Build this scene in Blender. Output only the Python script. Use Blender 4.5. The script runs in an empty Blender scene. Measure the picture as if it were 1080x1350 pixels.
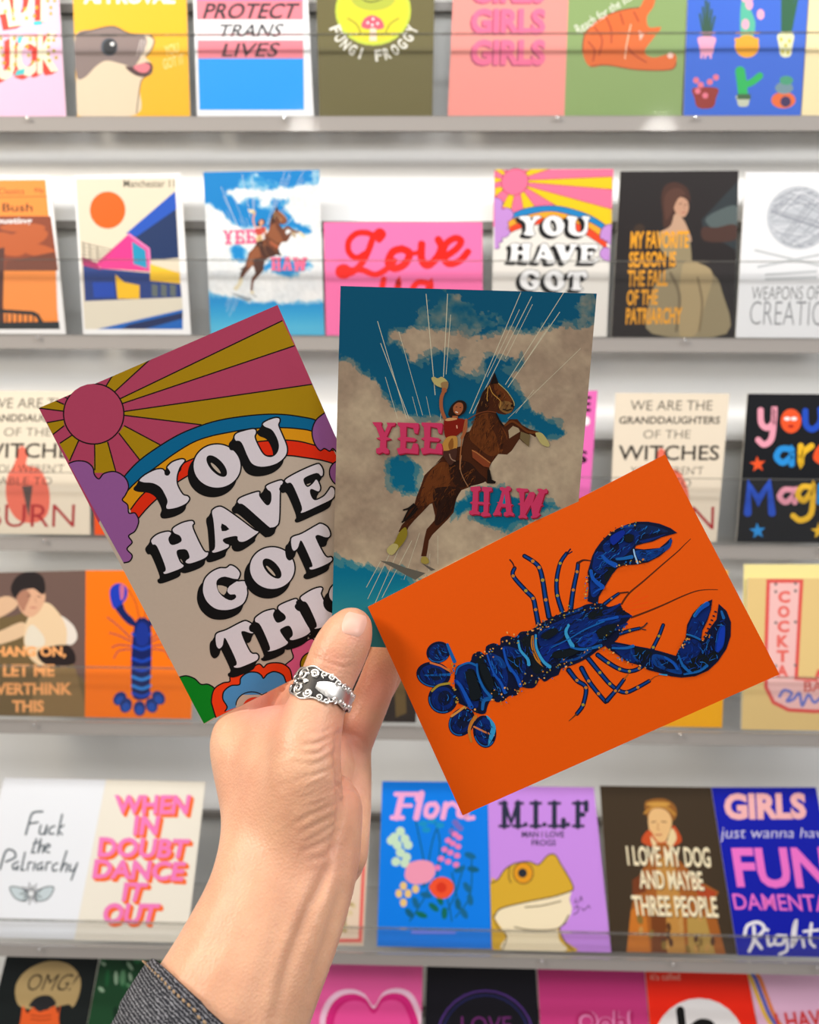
import bpy, math, random
import numpy as np
from mathutils import Vector, Matrix
from mathutils.geometry import tessellate_polygon
from mathutils.bvhtree import BVHTree

SC = bpy.context.scene
COL = SC.collection
random.seed(7)
RNG = np.random.RandomState(5)

# ------------------------------------------------------------------ camera
F, CX, CY = 1060.0, 540.0, 675.0
cam_data = bpy.data.cameras.new('camera')
cam = bpy.data.objects.new('camera', cam_data)
COL.objects.link(cam)
cam_data.sensor_fit = 'HORIZONTAL'
cam_data.sensor_width = 36.0
cam_data.lens = F / 1080.0 * 36.0
cam_data.clip_start = 0.01
PITCH, YAW, ROLL = math.radians(8.0), math.radians(1.36), math.radians(0.40)
CAM = Vector((0.0, -0.72, 1.42))
Rm = Matrix.Rotation(YAW, 3, 'Z') @ Matrix.Rotation(math.pi / 2 - PITCH, 3, 'X') @ Matrix.Rotation(ROLL, 3, 'Z')
cam.location = CAM
cam.rotation_euler = Rm.to_euler()
cam_data.dof.use_dof = True
cam_data.dof.focus_distance = 0.340
cam_data.dof.aperture_fstop = 11.0
SC.camera = cam
RIGHT, DOWN, FWD = Rm @ Vector((1, 0, 0)), Rm @ Vector((0, -1, 0)), Rm @ Vector((0, 0, -1))

# ------------------------------------------------------------------ light
world = bpy.data.worlds.new('fill_light')
SC.world = world
world.use_nodes = True
wn = world.node_tree.nodes
wn['Background'].inputs[0].default_value = (1.0, 0.97, 0.95, 1)
wn['Background'].inputs[1].default_value = 0.28

def area(name, loc, target, sx, sy, power, color):
    l = bpy.data.lights.new(name, 'AREA')
    l.shape = 'RECTANGLE'
    l.size, l.size_y, l.energy, l.color = sx, sy, power, color
    o = bpy.data.objects.new(name, l)
    COL.objects.link(o)
    o.location = loc
    o.rotation_euler = (Vector(target) - Vector(loc)).to_track_quat('-Z', 'Y').to_euler()
    return o

area('display_light', (0.0, -0.53, 2.08), (0, -0.06, 1.25), 2.0, 0.08, 8.6, (1.0, 0.985, 0.97))
area('fill_light', (0.4, -2.2, 3.4), (0, 0, 1.3), 2.2, 0.8, 12, (1.0, 0.98, 0.97))  # front fill added to even out the wall, not a known lamp
area('fill_light', (-2.2, -1.8, 2.9), (0, 0, 1.4), 0.8, 0.6, 47, (1.0, 0.96, 0.91))  # side fill added to lighten the shelf shadows on the wall
area('fill_light', (2.3, -1.8, 2.9), (0, 0, 1.4), 0.8, 0.6, 32, (0.98, 0.98, 1.0))  # matching added fill from the right
area('shop_light_left', (-0.85, -0.62, 2.0), (-0.1, -0.40, 1.32), 0.22, 0.22, 4.6, (1.0, 0.82, 0.58))

def lamp(name, loc, power, radius, color=(1, 0.96, 0.9)):
    l = bpy.data.lights.new(name, 'POINT')
    l.energy, l.shadow_soft_size, l.color = power, radius, color
    o = bpy.data.objects.new(name, l)
    COL.objects.link(o)
    o.location = loc

lamp('ceiling_spot', (-0.65, -3.6, 2.75), 14, 0.07)
lamp('ceiling_spot', (1.05, -3.3, 2.65), 14, 0.07)

SC.view_settings.view_transform = 'Standard'
SC.view_settings.look = 'None'
SC.view_settings.gamma = 1.0
SC.view_settings.use_curve_mapping = False
SC.view_settings.exposure = 0.0

HAND_K, WALL_K = 0.88, 0.80      # colour scale of the prints; held tones have the cards' shade mixed in

# ------------------------------------------------------------------ helpers
def ray(px, py):
    return FWD + RIGHT * ((px - CX) / F) + DOWN * ((py - CY) / F)

def P(px, py, d):                 # d in metres along the lens axis
    return CAM + ray(px, py) * d

def hit(px, py, p0, n):
    r = ray(px, py)
    return CAM + r * ((p0 - CAM).dot(n) / r.dot(n))

def project(q):
    v = q - CAM; z = v.dot(FWD)
    return (CX + F * v.dot(RIGHT) / z, CY + F * v.dot(DOWN) / z)

def lin(c, k=1.0):
    out = []
    for v in c[:3]:
        v = v / 255.0
        v = v / 12.92 if v <= 0.04045 else ((v + 0.055) / 1.055) ** 2.4
        out.append(min(0.92, v * k))
    return out

def props(o, label=None, cat=None, group=None, kind=None):
    if label: o['label'] = label
    if cat: o['category'] = cat
    if group: o['group'] = group
    if kind: o['kind'] = kind
    return o

def mesh_obj(name, verts, faces, mat, parent=None, smooth=False):
    me = bpy.data.meshes.new(name)
    me.from_pydata([tuple(v) for v in verts], [], faces)
    me.update()
    o = bpy.data.objects.new(name, me)
    COL.objects.link(o)
    if mat: me.materials.append(mat)
    if parent: o.parent = parent
    if smooth: me.polygons.foreach_set('use_smooth', [True] * len(me.polygons))
    return o

def principled(name):
    m = bpy.data.materials.new(name)
    m.use_nodes = True
    return m, m.node_tree.nodes, m.node_tree.links, m.node_tree.nodes['Principled BSDF']

def mat_print(name, rough, spec, grain):
    m, N, L, B = principled(name)
    a = N.new('ShaderNodeAttribute'); a.attribute_name = 'Col'
    nz = N.new('ShaderNodeTexNoise'); nz.inputs['Scale'].default_value = 900; nz.inputs['Detail'].default_value = 3
    tc = N.new('ShaderNodeTexCoord')
    L.new(tc.outputs['Object'], nz.inputs['Vector'])
    mx = N.new('ShaderNodeMix'); mx.data_type = 'RGBA'; mx.blend_type = 'MULTIPLY'
    mx.inputs[0].default_value = grain
    L.new(a.outputs['Color'], mx.inputs[6]); L.new(nz.outputs['Fac'], mx.inputs[7])
    L.new(mx.outputs[2], B.inputs['Base Color'])
    B.inputs['Roughness'].default_value = rough
    B.inputs['Specular IOR Level'].default_value = spec
    return m

MAT_CARD = mat_print('printed_card_stock', 0.45, 0.25, 0.03)
MAT_SATIN = mat_print('satin_printed_card', 0.5, 0.12, 0.06)

def mat_simple(name, col, rough=0.5, metal=0.0, scale=60, var=0.06, bump=0.0, spec=0.5):
    m, N, L, B = principled(name)
    nz = N.new('ShaderNodeTexNoise'); nz.inputs['Scale'].default_value = scale; nz.inputs['Detail'].default_value = 4
    tc = N.new('ShaderNodeTexCoord'); L.new(tc.outputs['Object'], nz.inputs['Vector'])
    r = N.new('ShaderNodeMix'); r.data_type = 'RGBA'
    r.inputs[6].default_value = tuple(c * (1 - var) for c in col) + (1,)
    r.inputs[7].default_value = tuple(min(1, c * (1 + var)) for c in col) + (1,)
    L.new(nz.outputs['Fac'], r.inputs[0]); L.new(r.outputs[2], B.inputs['Base Color'])
    B.inputs['Roughness'].default_value = rough; B.inputs['Metallic'].default_value = metal
    B.inputs['Specular IOR Level'].default_value = spec
    if bump:
        b = N.new('ShaderNodeBump'); b.inputs['Strength'].default_value = bump; b.inputs['Distance'].default_value = 0.001
        L.new(nz.outputs['Fac'], b.inputs['Height']); L.new(b.outputs['Normal'], B.inputs['Normal'])
    return m

def mat_acrylic(name, tint, body, gloss):
    """thin clear sheet: mostly see-through, a little milky, glossy by Fresnel"""
    m = bpy.data.materials.new(name); m.use_nodes = True
    N, L = m.node_tree.nodes, m.node_tree.links
    N.remove(N['Principled BSDF'])
    out = N['Material Output']
    tr = N.new('ShaderNodeBsdfTransparent'); tr.inputs[0].default_value = tint + (1,)
    di = N.new('ShaderNodeBsdfDiffuse'); di.inputs[0].default_value = body[:3] + (1,)
    gl = N.new('ShaderNodeBsdfGlossy'); gl.inputs['Roughness'].default_value = 0.05
    m1 = N.new('ShaderNodeMixShader'); m1.inputs[0].default_value = body[3]
    L.new(tr.outputs[0], m1.inputs[1]); L.new(di.outputs[0], m1.inputs[2])
    fr = N.new('ShaderNodeFresnel'); fr.inputs['IOR'].default_value = 1.45
    mu = N.new('ShaderNodeMath'); mu.operation = 'MULTIPLY'; mu.inputs[1].default_value = gloss
    L.new(fr.outputs[0], mu.inputs[0])
    m2 = N.new('ShaderNodeMixShader')
    L.new(mu.outputs[0], m2.inputs[0]); L.new(m1.outputs[0], m2.inputs[1]); L.new(gl.outputs[0], m2.inputs[2])
    L.new(m2.outputs[0], out.inputs[0])
    return m

# ------------------------------------------------------------------ noise for printed skies
def _vn(x, y, seed):
    xi, yi = np.floor(x).astype(int), np.floor(y).astype(int)
    fx, fy = x - xi, y - yi
    fx, fy = fx * fx * (3 - 2 * fx), fy * fy * (3 - 2 * fy)
    def h(a, b):
        n = (a * 374761393 + b * 668265263 + seed * 974711) & 0x7fffffff
        n = ((n ^ (n >> 13)) * 1274126177) & 0x7fffffff
        return ((n ^ (n >> 16)) & 0xffff) / 65535.0
    return (h(xi, yi) * (1 - fx) + h(xi + 1, yi) * fx) * (1 - fy) + (h(xi, yi + 1) * (1 - fx) + h(xi + 1, yi + 1) * fx) * fy

def fbm(x, y, seed=0, octv=5):
    v, a = 0, 0.5
    for i in range(octv):
        v = v + a * _vn(x, y, seed + i); x, y, a = x * 2.03, y * 2.03, a * 0.5
    return v

def inside(pts, x, y):
    r = np.zeros(x.shape, bool)
    n = len(pts)
    for i in range(n):
        x1, y1 = pts[i]; x2, y2 = pts[(i + 1) % n]
        if y1 == y2: continue
        r ^= ((y1 > y) != (y2 > y)) & (x < (x2 - x1) * (y - y1) / (y2 - y1) + x1)
    return r

# ------------------------------------------------------------------ 2-D drawing aids
def spline(pts, closed=True, n=4):
    out, k = [], len(pts)
    rng = range(k) if closed else range(k - 1)
    for i in rng:
        g = (lambda j: pts[j % k]) if closed else (lambda j: pts[max(0, min(k - 1, j))])
        p0, p1, p2, p3 = g(i - 1), g(i), g(i + 1), g(i + 2)
        for s in range(n):
            t = s / n
            out.append(tuple(0.5 * (2 * p1[q] + (p2[q] - p0[q]) * t + (2 * p0[q] - 5 * p1[q] + 4 * p2[q] - p3[q]) * t * t
                                    + (3 * p1[q] - p0[q] - 3 * p2[q] + p3[q]) * t ** 3) for q in (0, 1)))
    if not closed: out.append(tuple(pts[-1]))
    return out

def Z(ox, oy, s, pts):
    return [(ox + x / s, oy + y / s) for x, y in pts]

def ellipse(cx, cy, rx, ry, rot=0, n=28):
    c, s = math.cos(math.radians(rot)), math.sin(math.radians(rot))
    return [(cx + rx * math.cos(a) * c - ry * math.sin(a) * s, cy + rx * math.cos(a) * s + ry * math.sin(a) * c)
            for a in [2 * math.pi * i / n for i in range(n)]]

def homography(src, dst):
    A = []
    for (X, Y), (u, v) in zip(src, dst):
        A.append([X, Y, 1, 0, 0, 0, -u * X, -u * Y, -u]); A.append([0, 0, 0, X, Y, 1, -v * X, -v * Y, -v])
    return np.linalg.svd(np.array(A, float))[2][-1].reshape(3, 3)

_txt = {}
def text_shape(s, bold):
    if (s, bold) not in _txt:
        c = bpy.data.curves.new('t', 'FONT'); c.body = s; c.offset = bold; c.resolution_u = 3; c.align_x = 'CENTER'
        c.space_line = 0.85
        o = bpy.data.objects.new('t', c)
        me = bpy.data.meshes.new_from_object(o)
        v = np.array([tuple(q.co)[:2] for q in me.vertices]); f = [tuple(p.vertices) for p in me.polygons]
        bpy.data.objects.remove(o); bpy.data.curves.remove(c); bpy.data.meshes.remove(me)
        v = (v - v.min(0)) / (v.max(0) - v.min(0))
        _txt[(s, bold)] = (v, f)
    return _txt[(s, bold)]

class Card:
    """a printed card: a thin sheet with real thickness standing in its own plane; print lies on its face"""
    def __init__(self, name, p0, n, quad, base, k, label, cat, group=None, thick=0.0006, mat=None, H=None, edge=(235, 228, 214), zfoot=None):
        self.p0, self.n, self.k, self.H = p0, n.normalized(), k, H
        if self.n.dot(CAM - p0) < 0: self.n = -self.n
        self.quad, self.level, self.parts, self.mat = quad, 0, {}, mat or MAT_CARD
        c = [hit(x, y, self.p0, self.n) for x, y in quad]
        if zfoot is not None:                            # stand the sheet exactly on its shelf
            for i, j in ((2, 1), (3, 0)): c[i] = c[j] + (c[i] - c[j]) * ((c[j].z - zfoot) / (c[j].z - c[i].z))
            self.quad = [project(q) for q in c]
        b = [q - self.n * thick for q in c]
        self.origin = (c[2] + c[3]) / 2
        self.edge_verts = c + b
        self.name, self.base, self.edge = name, base, edge
        self.info = (label, cat, group)
        self.add('', c, [(0, 3, 2, 1)], base)
        o = len(self.parts[''][0])
        self.add('', c + b, [(4, 5, 6, 7), (0, 1, 5, 4), (1, 2, 6, 5), (2, 3, 7, 6), (3, 0, 4, 7)], edge)
    def add(self, part, verts, faces, col, cols=None):
        V, Fc, C = self.parts.setdefault(part, ([], [], []))
        o = len(V)
        V.extend(verts)
        rgb = lin(col, self.k) if cols is None else None
        for i, f in enumerate(faces):
            Fc.append([q + o for q in f]); C.append(rgb if cols is None else cols[i])
    def m(self, pts):
        if self.H is None: return pts
        out = []
        for x, y in pts:
            w = self.H @ np.array((x, y, 1.0)); out.append((w[0] / w[2], w[1] / w[2]))
        return out
    def lift(self):
        self.level += 1
        return self.n * (0.00001 + 0.0000007 * self.level)
    def w(self, pts, off):
        return [hit(x, y, self.p0, self.n) + off for x, y in self.m(pts)]
    def poly(self, part, pts, col, holes=()):
        if not holes and self.H is None: pts = self.clip(pts)
        if len(pts) < 3: return
        rings = [pts] + list(holes)
        tri = tessellate_polygon([[Vector((x, y, 0)) for x, y in r] for r in rings])
        allp = [p for r in rings for p in r]
        self.add(part, self.w(allp, self.lift()), [tuple(t) for t in tri], col)
    def within(self, p):
        q = self.quad
        return all((q[(i + 1) % 4][0] - q[i][0]) * (p[1] - q[i][1]) - (q[(i + 1) % 4][1] - q[i][1]) * (p[0] - q[i][0]) >= -1e-6 for i in range(4))
    def hatch(self, part, region, n, ang, ln, w, cols, jit=14):
        """short brush marks kept inside a region"""
        R = np.array(region); lo, hi = R.min(0), R.max(0); done = tries = 0
        while done < n and tries < n * 30:
            tries += 1
            p = lo + (hi - lo) * RNG.rand(2); a = math.radians(ang + RNG.normal() * jit); l = ln * RNG.uniform(.4, 1.2)
            d = np.array((math.cos(a), math.sin(a))) * l / 2; b = np.array((-d[1], d[0])) * RNG.normal() * .25
            q = [tuple(p - d), tuple(p + b), tuple(p + d)]
            if not all(inside(region, np.array([x]), np.array([y]))[0] for x, y in q): continue
            self.line(part, q, w * RNG.uniform(.5, 1.3), cols[RNG.randint(len(cols))], smooth=True, taper=(.3, .9)); done += 1
    def clip(self, pts, force=False):                              # keep print on the sheet
        q = self.quad
        for i in range(4):
            (ax, ay), (bx, by) = q[i], q[(i + 1) % 4]
            d = [(bx - ax) * (y - ay) - (by - ay) * (x - ax) for x, y in pts]
            if min(d, default=0) >= -1e-6: continue
            out = []
            for k in range(len(pts)):
                j = (k + 1) % len(pts)
                if d[k] >= 0: out.append(pts[k])
                if (d[k] >= 0) != (d[j] >= 0):
                    t = d[k] / (d[k] - d[j]); out.append((pts[k][0] + (pts[j][0] - pts[k][0]) * t, pts[k][1] + (pts[j][1] - pts[k][1]) * t))
            pts = out
            if len(pts) < 3: return []
        return pts
    def sp(self, part, pts, col, n=4):
        self.poly(part, spline(pts, True, n), col)
    def ell(self, part, cx, cy, rx, ry, col, rot=0):
        self.add(part, self.w(ellipse(cx, cy, rx, ry, rot), self.lift()), [tuple(range(28))], col)
    def line(self, part, pts, w, col, closed=False, smooth=False, taper=None):
        if smooth: pts = spline(pts, closed, 5)
        k = len(pts); L, R = [], []
        for i in range(k):
            a = pts[(i - 1) % k] if closed else pts[max(0, i - 1)]
            b = pts[(i + 1) % k] if closed else pts[min(k - 1, i + 1)]
            p = pts[i]
            d1 = np.array(p) - a; d2 = np.array(b) - p
            l1, l2 = np.hypot(*d1), np.hypot(*d2)
            t = (d1 / l1 if l1 > 1e-6 else 0) + (d2 / l2 if l2 > 1e-6 else 0)
            if np.ndim(t) == 0 or np.hypot(*t) < 1e-6: t = np.array([1.0, 0])
            t = t / np.hypot(*t)
            ww = w / 2.0
            if l1 > 1e-6 and l2 > 1e-6: ww /= max(0.6, abs(float(np.dot(t, d1 / l1))))
            if taper is not None: ww *= (taper[0] + (taper[1] - taper[0]) * i / max(1, k - 1))
            nx, ny = -t[1] * ww, t[0] * ww
            L.append((p[0] + nx, p[1] + ny)); R.append((p[0] - nx, p[1] - ny))
        if self.H is None and any(not self.within(p) for p in L + R):
            off = self.lift()
            for i in range(k if closed else k - 1):
                j = (i + 1) % k; q = self.clip([L[i], R[i], R[j], L[j]], True)
                if len(q) >= 3: self.add(part, self.w(q, off), [tuple(range(len(q)))], col)
            return
        off = self.lift()
        V = self.w(L, off) + self.w(R, off)
        fs = [(i, k + i, k + (i + 1) % k, (i + 1) % k) for i in range(k if closed else k - 1)]
        self.add(part, V, fs, col)
        if not closed and w > 2:
            for (p, s) in ((pts[0], 0), (pts[-1], 1)):
                rr = w / 2 * (taper[s] if taper else 1)
                if rr > 0.6: self.add(part, self.w(ellipse(p[0], p[1], rr, rr), self.lift()), [tuple(range(28))], col)
    def text(self, part, s, q, col, bold=0.0, shear=0.0):
        v, f = text_shape(s, bold)
        if len(q) == 4 and not hasattr(q[0], '__len__'):
            x0, y0, x1, y1 = q; q = [(x0, y0), (x1, y0), (x1, y1), (x0, y1)]
        tl, tr, br, bl = [np.array(a, float) for a in q]
        U, W = v[:, :1], 1 - v[:, 1:]
        pts = (tl * (1 - U) + tr * U) * (1 - W) + (bl * (1 - U) + br * U) * W
        pts[:, 0] += shear * (1 - W[:, 0])
        self.add(part, self.w([tuple(p) for p in pts], self.lift()), f, col)
    def grid(self, part, nx, ny, func, quad=None):
        q = [np.array(a, float) for a in (quad or self.quad)]
        u, v = np.meshgrid(np.linspace(0, 1, nx + 1), np.linspace(0, 1, ny + 1))
        def pos(u, v): return [(q[0][i] * (1 - u) + q[1][i] * u) * (1 - v) + (q[3][i] * (1 - u) + q[2][i] * u) * v for i in (0, 1)]
        X, Y = pos(u, v); off = self.lift()
        hh, self.H = self.H, None
        V = self.w(list(zip(X.ravel(), Y.ravel())), off); self.H = hh
        C = func(u, v, X, Y)                             # sRGB 0..255 at every grid point
        C = np.clip(C, 0, 255) / 255.0
        C = np.where(C <= 0.04045, C / 12.92, ((C + 0.055) / 1.055) ** 2.4)
        C = np.minimum(C * self.k, 0.92).reshape(-1, 3)
        fs = [(j * (nx + 1) + i, (j + 1) * (nx + 1) + i, (j + 1) * (nx + 1) + i + 1, j * (nx + 1) + i + 1) for j in range(ny) for i in range(nx)]
        self.add(part, V, fs, None, [C[list(f)] for f in fs])
    def done(self):
        root = None
        for part, (V, Fc, C) in self.parts.items():
            me = bpy.data.meshes.new(part or self.name)
            me.from_pydata([tuple(v - self.origin) for v in V], [], Fc); me.update()
            at = me.color_attributes.new('Col', 'FLOAT_COLOR', 'CORNER')
            buf = np.ones((len(me.loops), 4), np.float32)
            tot = np.array([len(f) for f in Fc])
            buf[:, :3] = np.concatenate([np.broadcast_to(np.asarray(c, np.float32), (n, 3)) for c, n in zip(C, tot)])
            at.data.foreach_set('color', buf.ravel())
            me.materials.append(self.mat)
            o = bpy.data.objects.new(part or self.name, me); COL.objects.link(o)
            if part == '':
                root = o; o.location = self.origin; props(o, *self.info)
            else: o.parent = root
        return root

K, W = (14, 12, 12), (250, 250, 250)

# ------------------------------------------------------------------ the setting: white slat wall
MAT_WALL = mat_simple('white_laminate', (0.89, 0.9, 0.9), 0.6, 0, 25, 0.015)
MAT_GROOVE = mat_simple('grey_aluminium_channel', (0.22, 0.21, 0.2), 0.45, 0.3, 80, 0.05)
MAT_FLOOR = mat_simple('grey_shop_floor', (0.34, 0.32, 0.3), 0.5, 0, 8, 0.1)
WALL_Y = Vector((0, 0, 0)), Vector((0, -1, 0))

def box(vs, fs, x0, x1, y0, y1, z0, z1):
    o = len(vs)
    vs += [(x, y, z) for z in (z0, z1) for y in (y0, y1) for x in (x0, x1)]
    fs += [tuple(o + i for i in f) for f in ((0, 2, 3, 1), (4, 5, 7, 6), (0, 1, 5, 4), (1, 3, 7, 5), (3, 2, 6, 7), (2, 0, 4, 6))]

#        card-foot depth, lean (deg), foot pixel, front-lip pixel, lean of the front lip, groove pixel
ROWS = {1: (0.022, 1.0, 152, 47, 12), 2: (0.026, 1.5, 443, 345, 298), 3: (0.034, 3.0, 711, 628, 581),
        4: (0.074, 7.0, 954, 886, 852), 5: (0.088, 16.0, 1250, 1224, 1075), 6: (0.092, 16.0, 1478, 1470, 1330)}
grooves = []
for r in ROWS:
    p = hit(540, ROWS[r][4], *WALL_Y); grooves.append(p.z)
grooves.sort()
vs, fs = [], []
z = 0.10
for g in grooves:
    box(vs, fs, -1.5, 1.5, 0.0, 0.018, z, g - 0.0022); z = g + 0.0022
box(vs, fs, -1.5, 1.5, 0.0, 0.018, z, 2.6)
wall = mesh_obj('wall_back', vs, fs, MAT_WALL)
props(wall, 'white slat wall with horizontal grooves behind all the card racks', 'wall', kind='structure')
vs, fs = [], []
for g in grooves: box(vs, fs, -1.5, 1.5, 0.010, 0.0185, g - 0.004, g + 0.004)
for i, g in enumerate(grooves): pass
gr = mesh_obj('trim_1', vs, fs, MAT_GROOVE, wall)
vs, fs = [], []
box(vs, fs, -1.5, 1.5, -3.2, 0.02, -0.02, 0.0)
props(mesh_obj('floor', vs, fs, MAT_FLOOR), 'grey shop floor below the card wall', 'floor', kind='structure')
vs, fs = [], []
box(vs, fs, -1.5, 1.5, -0.012, 0.018, 0.0, 0.10)
props(mesh_obj('baseboard_back', vs, fs, MAT_GROOVE), 'grey baseboard at the foot of the slat wall', 'baseboard', kind='structure')

# ------------------------------------------------------------------ clear card shelves
MAT_LIP = mat_acrylic('clear_acrylic_lip', (0.992, 0.993, 0.993), (0.8, 0.8, 0.8, 0.006), 0.22)
MAT_BACK = mat_acrylic('clear_acrylic_back', (0.96, 0.965, 0.965), (0.85, 0.86, 0.86, 0.05), 0.25)
MAT_EDGE = mat_acrylic('acrylic_edge', (0.80, 0.80, 0.78), (0.4, 0.39, 0.37, 0.14), 0.8)
MAT_SHELF = mat_acrylic('clear_acrylic_floor', (0.97, 0.97, 0.965), (0.6, 0.58, 0.56, 0.07), 0.25)
MAT_BASE = mat_acrylic('frosted_acrylic_base', (0.94, 0.93, 0.92), (0.36, 0.335, 0.315, 0.78), 0.25)
MAT_PIN = mat_simple('bright_screw', (0.8, 0.8, 0.8), 0.25, 0.9, 40, 0.03)
ORD = {1: 'top', 2: 'second', 3: 'third', 4: 'fourth', 5: 'fifth', 6: 'lowest'}
WHAT = {1: 'holding the seal and cactus cards', 2: 'holding the pink Love card', 3: 'holding the two witches cards', 4: 'holding the small lobster card',
        5: 'holding the blue Flora card', 6: 'holding the red disc card'}
ROWP = {}
for r, (d, lean, foot, lip, gpx) in ROWS.items():
    front = -(d + (0.006 if r > 3 else 0.010))
    pf = Vector((0, front, 0)); ny = Vector((0, -1, 0))
    zf = hit(540, foot, Vector((0, -d, 0)), ny).z if r > 2 else hit(540, foot, pf, ny).z
    zb = zf - 0.0005
    zl = hit(540, lip, pf, ny).z
    zg = grooves[::-1][r - 1]
    t = math.radians(lean)
    ROWP[r] = (Vector((0, -d, zf)), Vector((0, -math.cos(t), math.sin(t))), zf)
    root = bpy.data.objects.new('acrylic_card_shelf', None); COL.objects.link(root); root.location = (0, 0, zb)
    props(root, 'clear acrylic shelf, %s of the six racks, %s' % (ORD[r], WHAT[r]), 'shelf', 'clear acrylic card shelves on the slat wall')
    def part(name, bx, mat):
        vs, fs = [], []
        for b in bx: box(vs, fs, b[0], b[1], b[2], b[3], b[4] - zb, b[5] - zb)
        return mesh_obj(name, vs, fs, mat, root)
    X = 0.78
    part('base', [(-X, X, front + 0.0022, -0.0005, zb - 0.003, zb)], MAT_SHELF)
    part('front_rail', [(-X, X, front - 0.0002, front + 0.002, zb - 0.0115, zb)], MAT_BASE)
    part('front_lip', [(-X, X, front - 0.0022, front - 0.0002, zb + 0.0002, zl)], MAT_LIP)
    part('lip_edge', [(-X, X, front - 0.0024, front, zl + 0.0001, zl + 0.0011)], MAT_EDGE)
    part('back_panel', [(-X, X, -0.004, -0.0012, zb + 0.0005, zg)], MAT_BACK)
    part('hanging_hook', [(-X, X, -0.006, -0.0005, zg - 0.004, zg + 0.0028)], MAT_GROOVE)
    for sx in (-0.33, -0.12, 0.10, 0.21, 0.33):
        vs, fs = [], []
        for i in range(10):
            a = 2 * math.pi * i / 10
            vs += [(sx + 0.0016 * math.cos(a), front - 0.0026, zb - 0.002 - zb + 0.0016 * math.sin(a)), (sx + 0.0012 * math.cos(a), front - 0.0036, zb - 0.002 - zb + 0.0012 * math.sin(a))]
        fs = [(2 * i, 2 * ((i + 1) % 10), 2 * ((i + 1) % 10) + 1, 2 * i + 1) for i in range(10)] + [tuple(range(1, 20, 2))]
        mesh_obj('screw', vs, fs, MAT_PIN, root)
# ------------------------------------------------------------------ artwork that appears both on a held card and on the racks
Q_HAVE = [(51, 538), (366, 402), (548, 815), (269, 955)]
Q_YEE = [(449, 377), (787, 387), (745, 866), (437, 850)]
Q_LOB = [(485, 800), (877, 599), (1028, 889), (610, 1075)]

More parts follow.
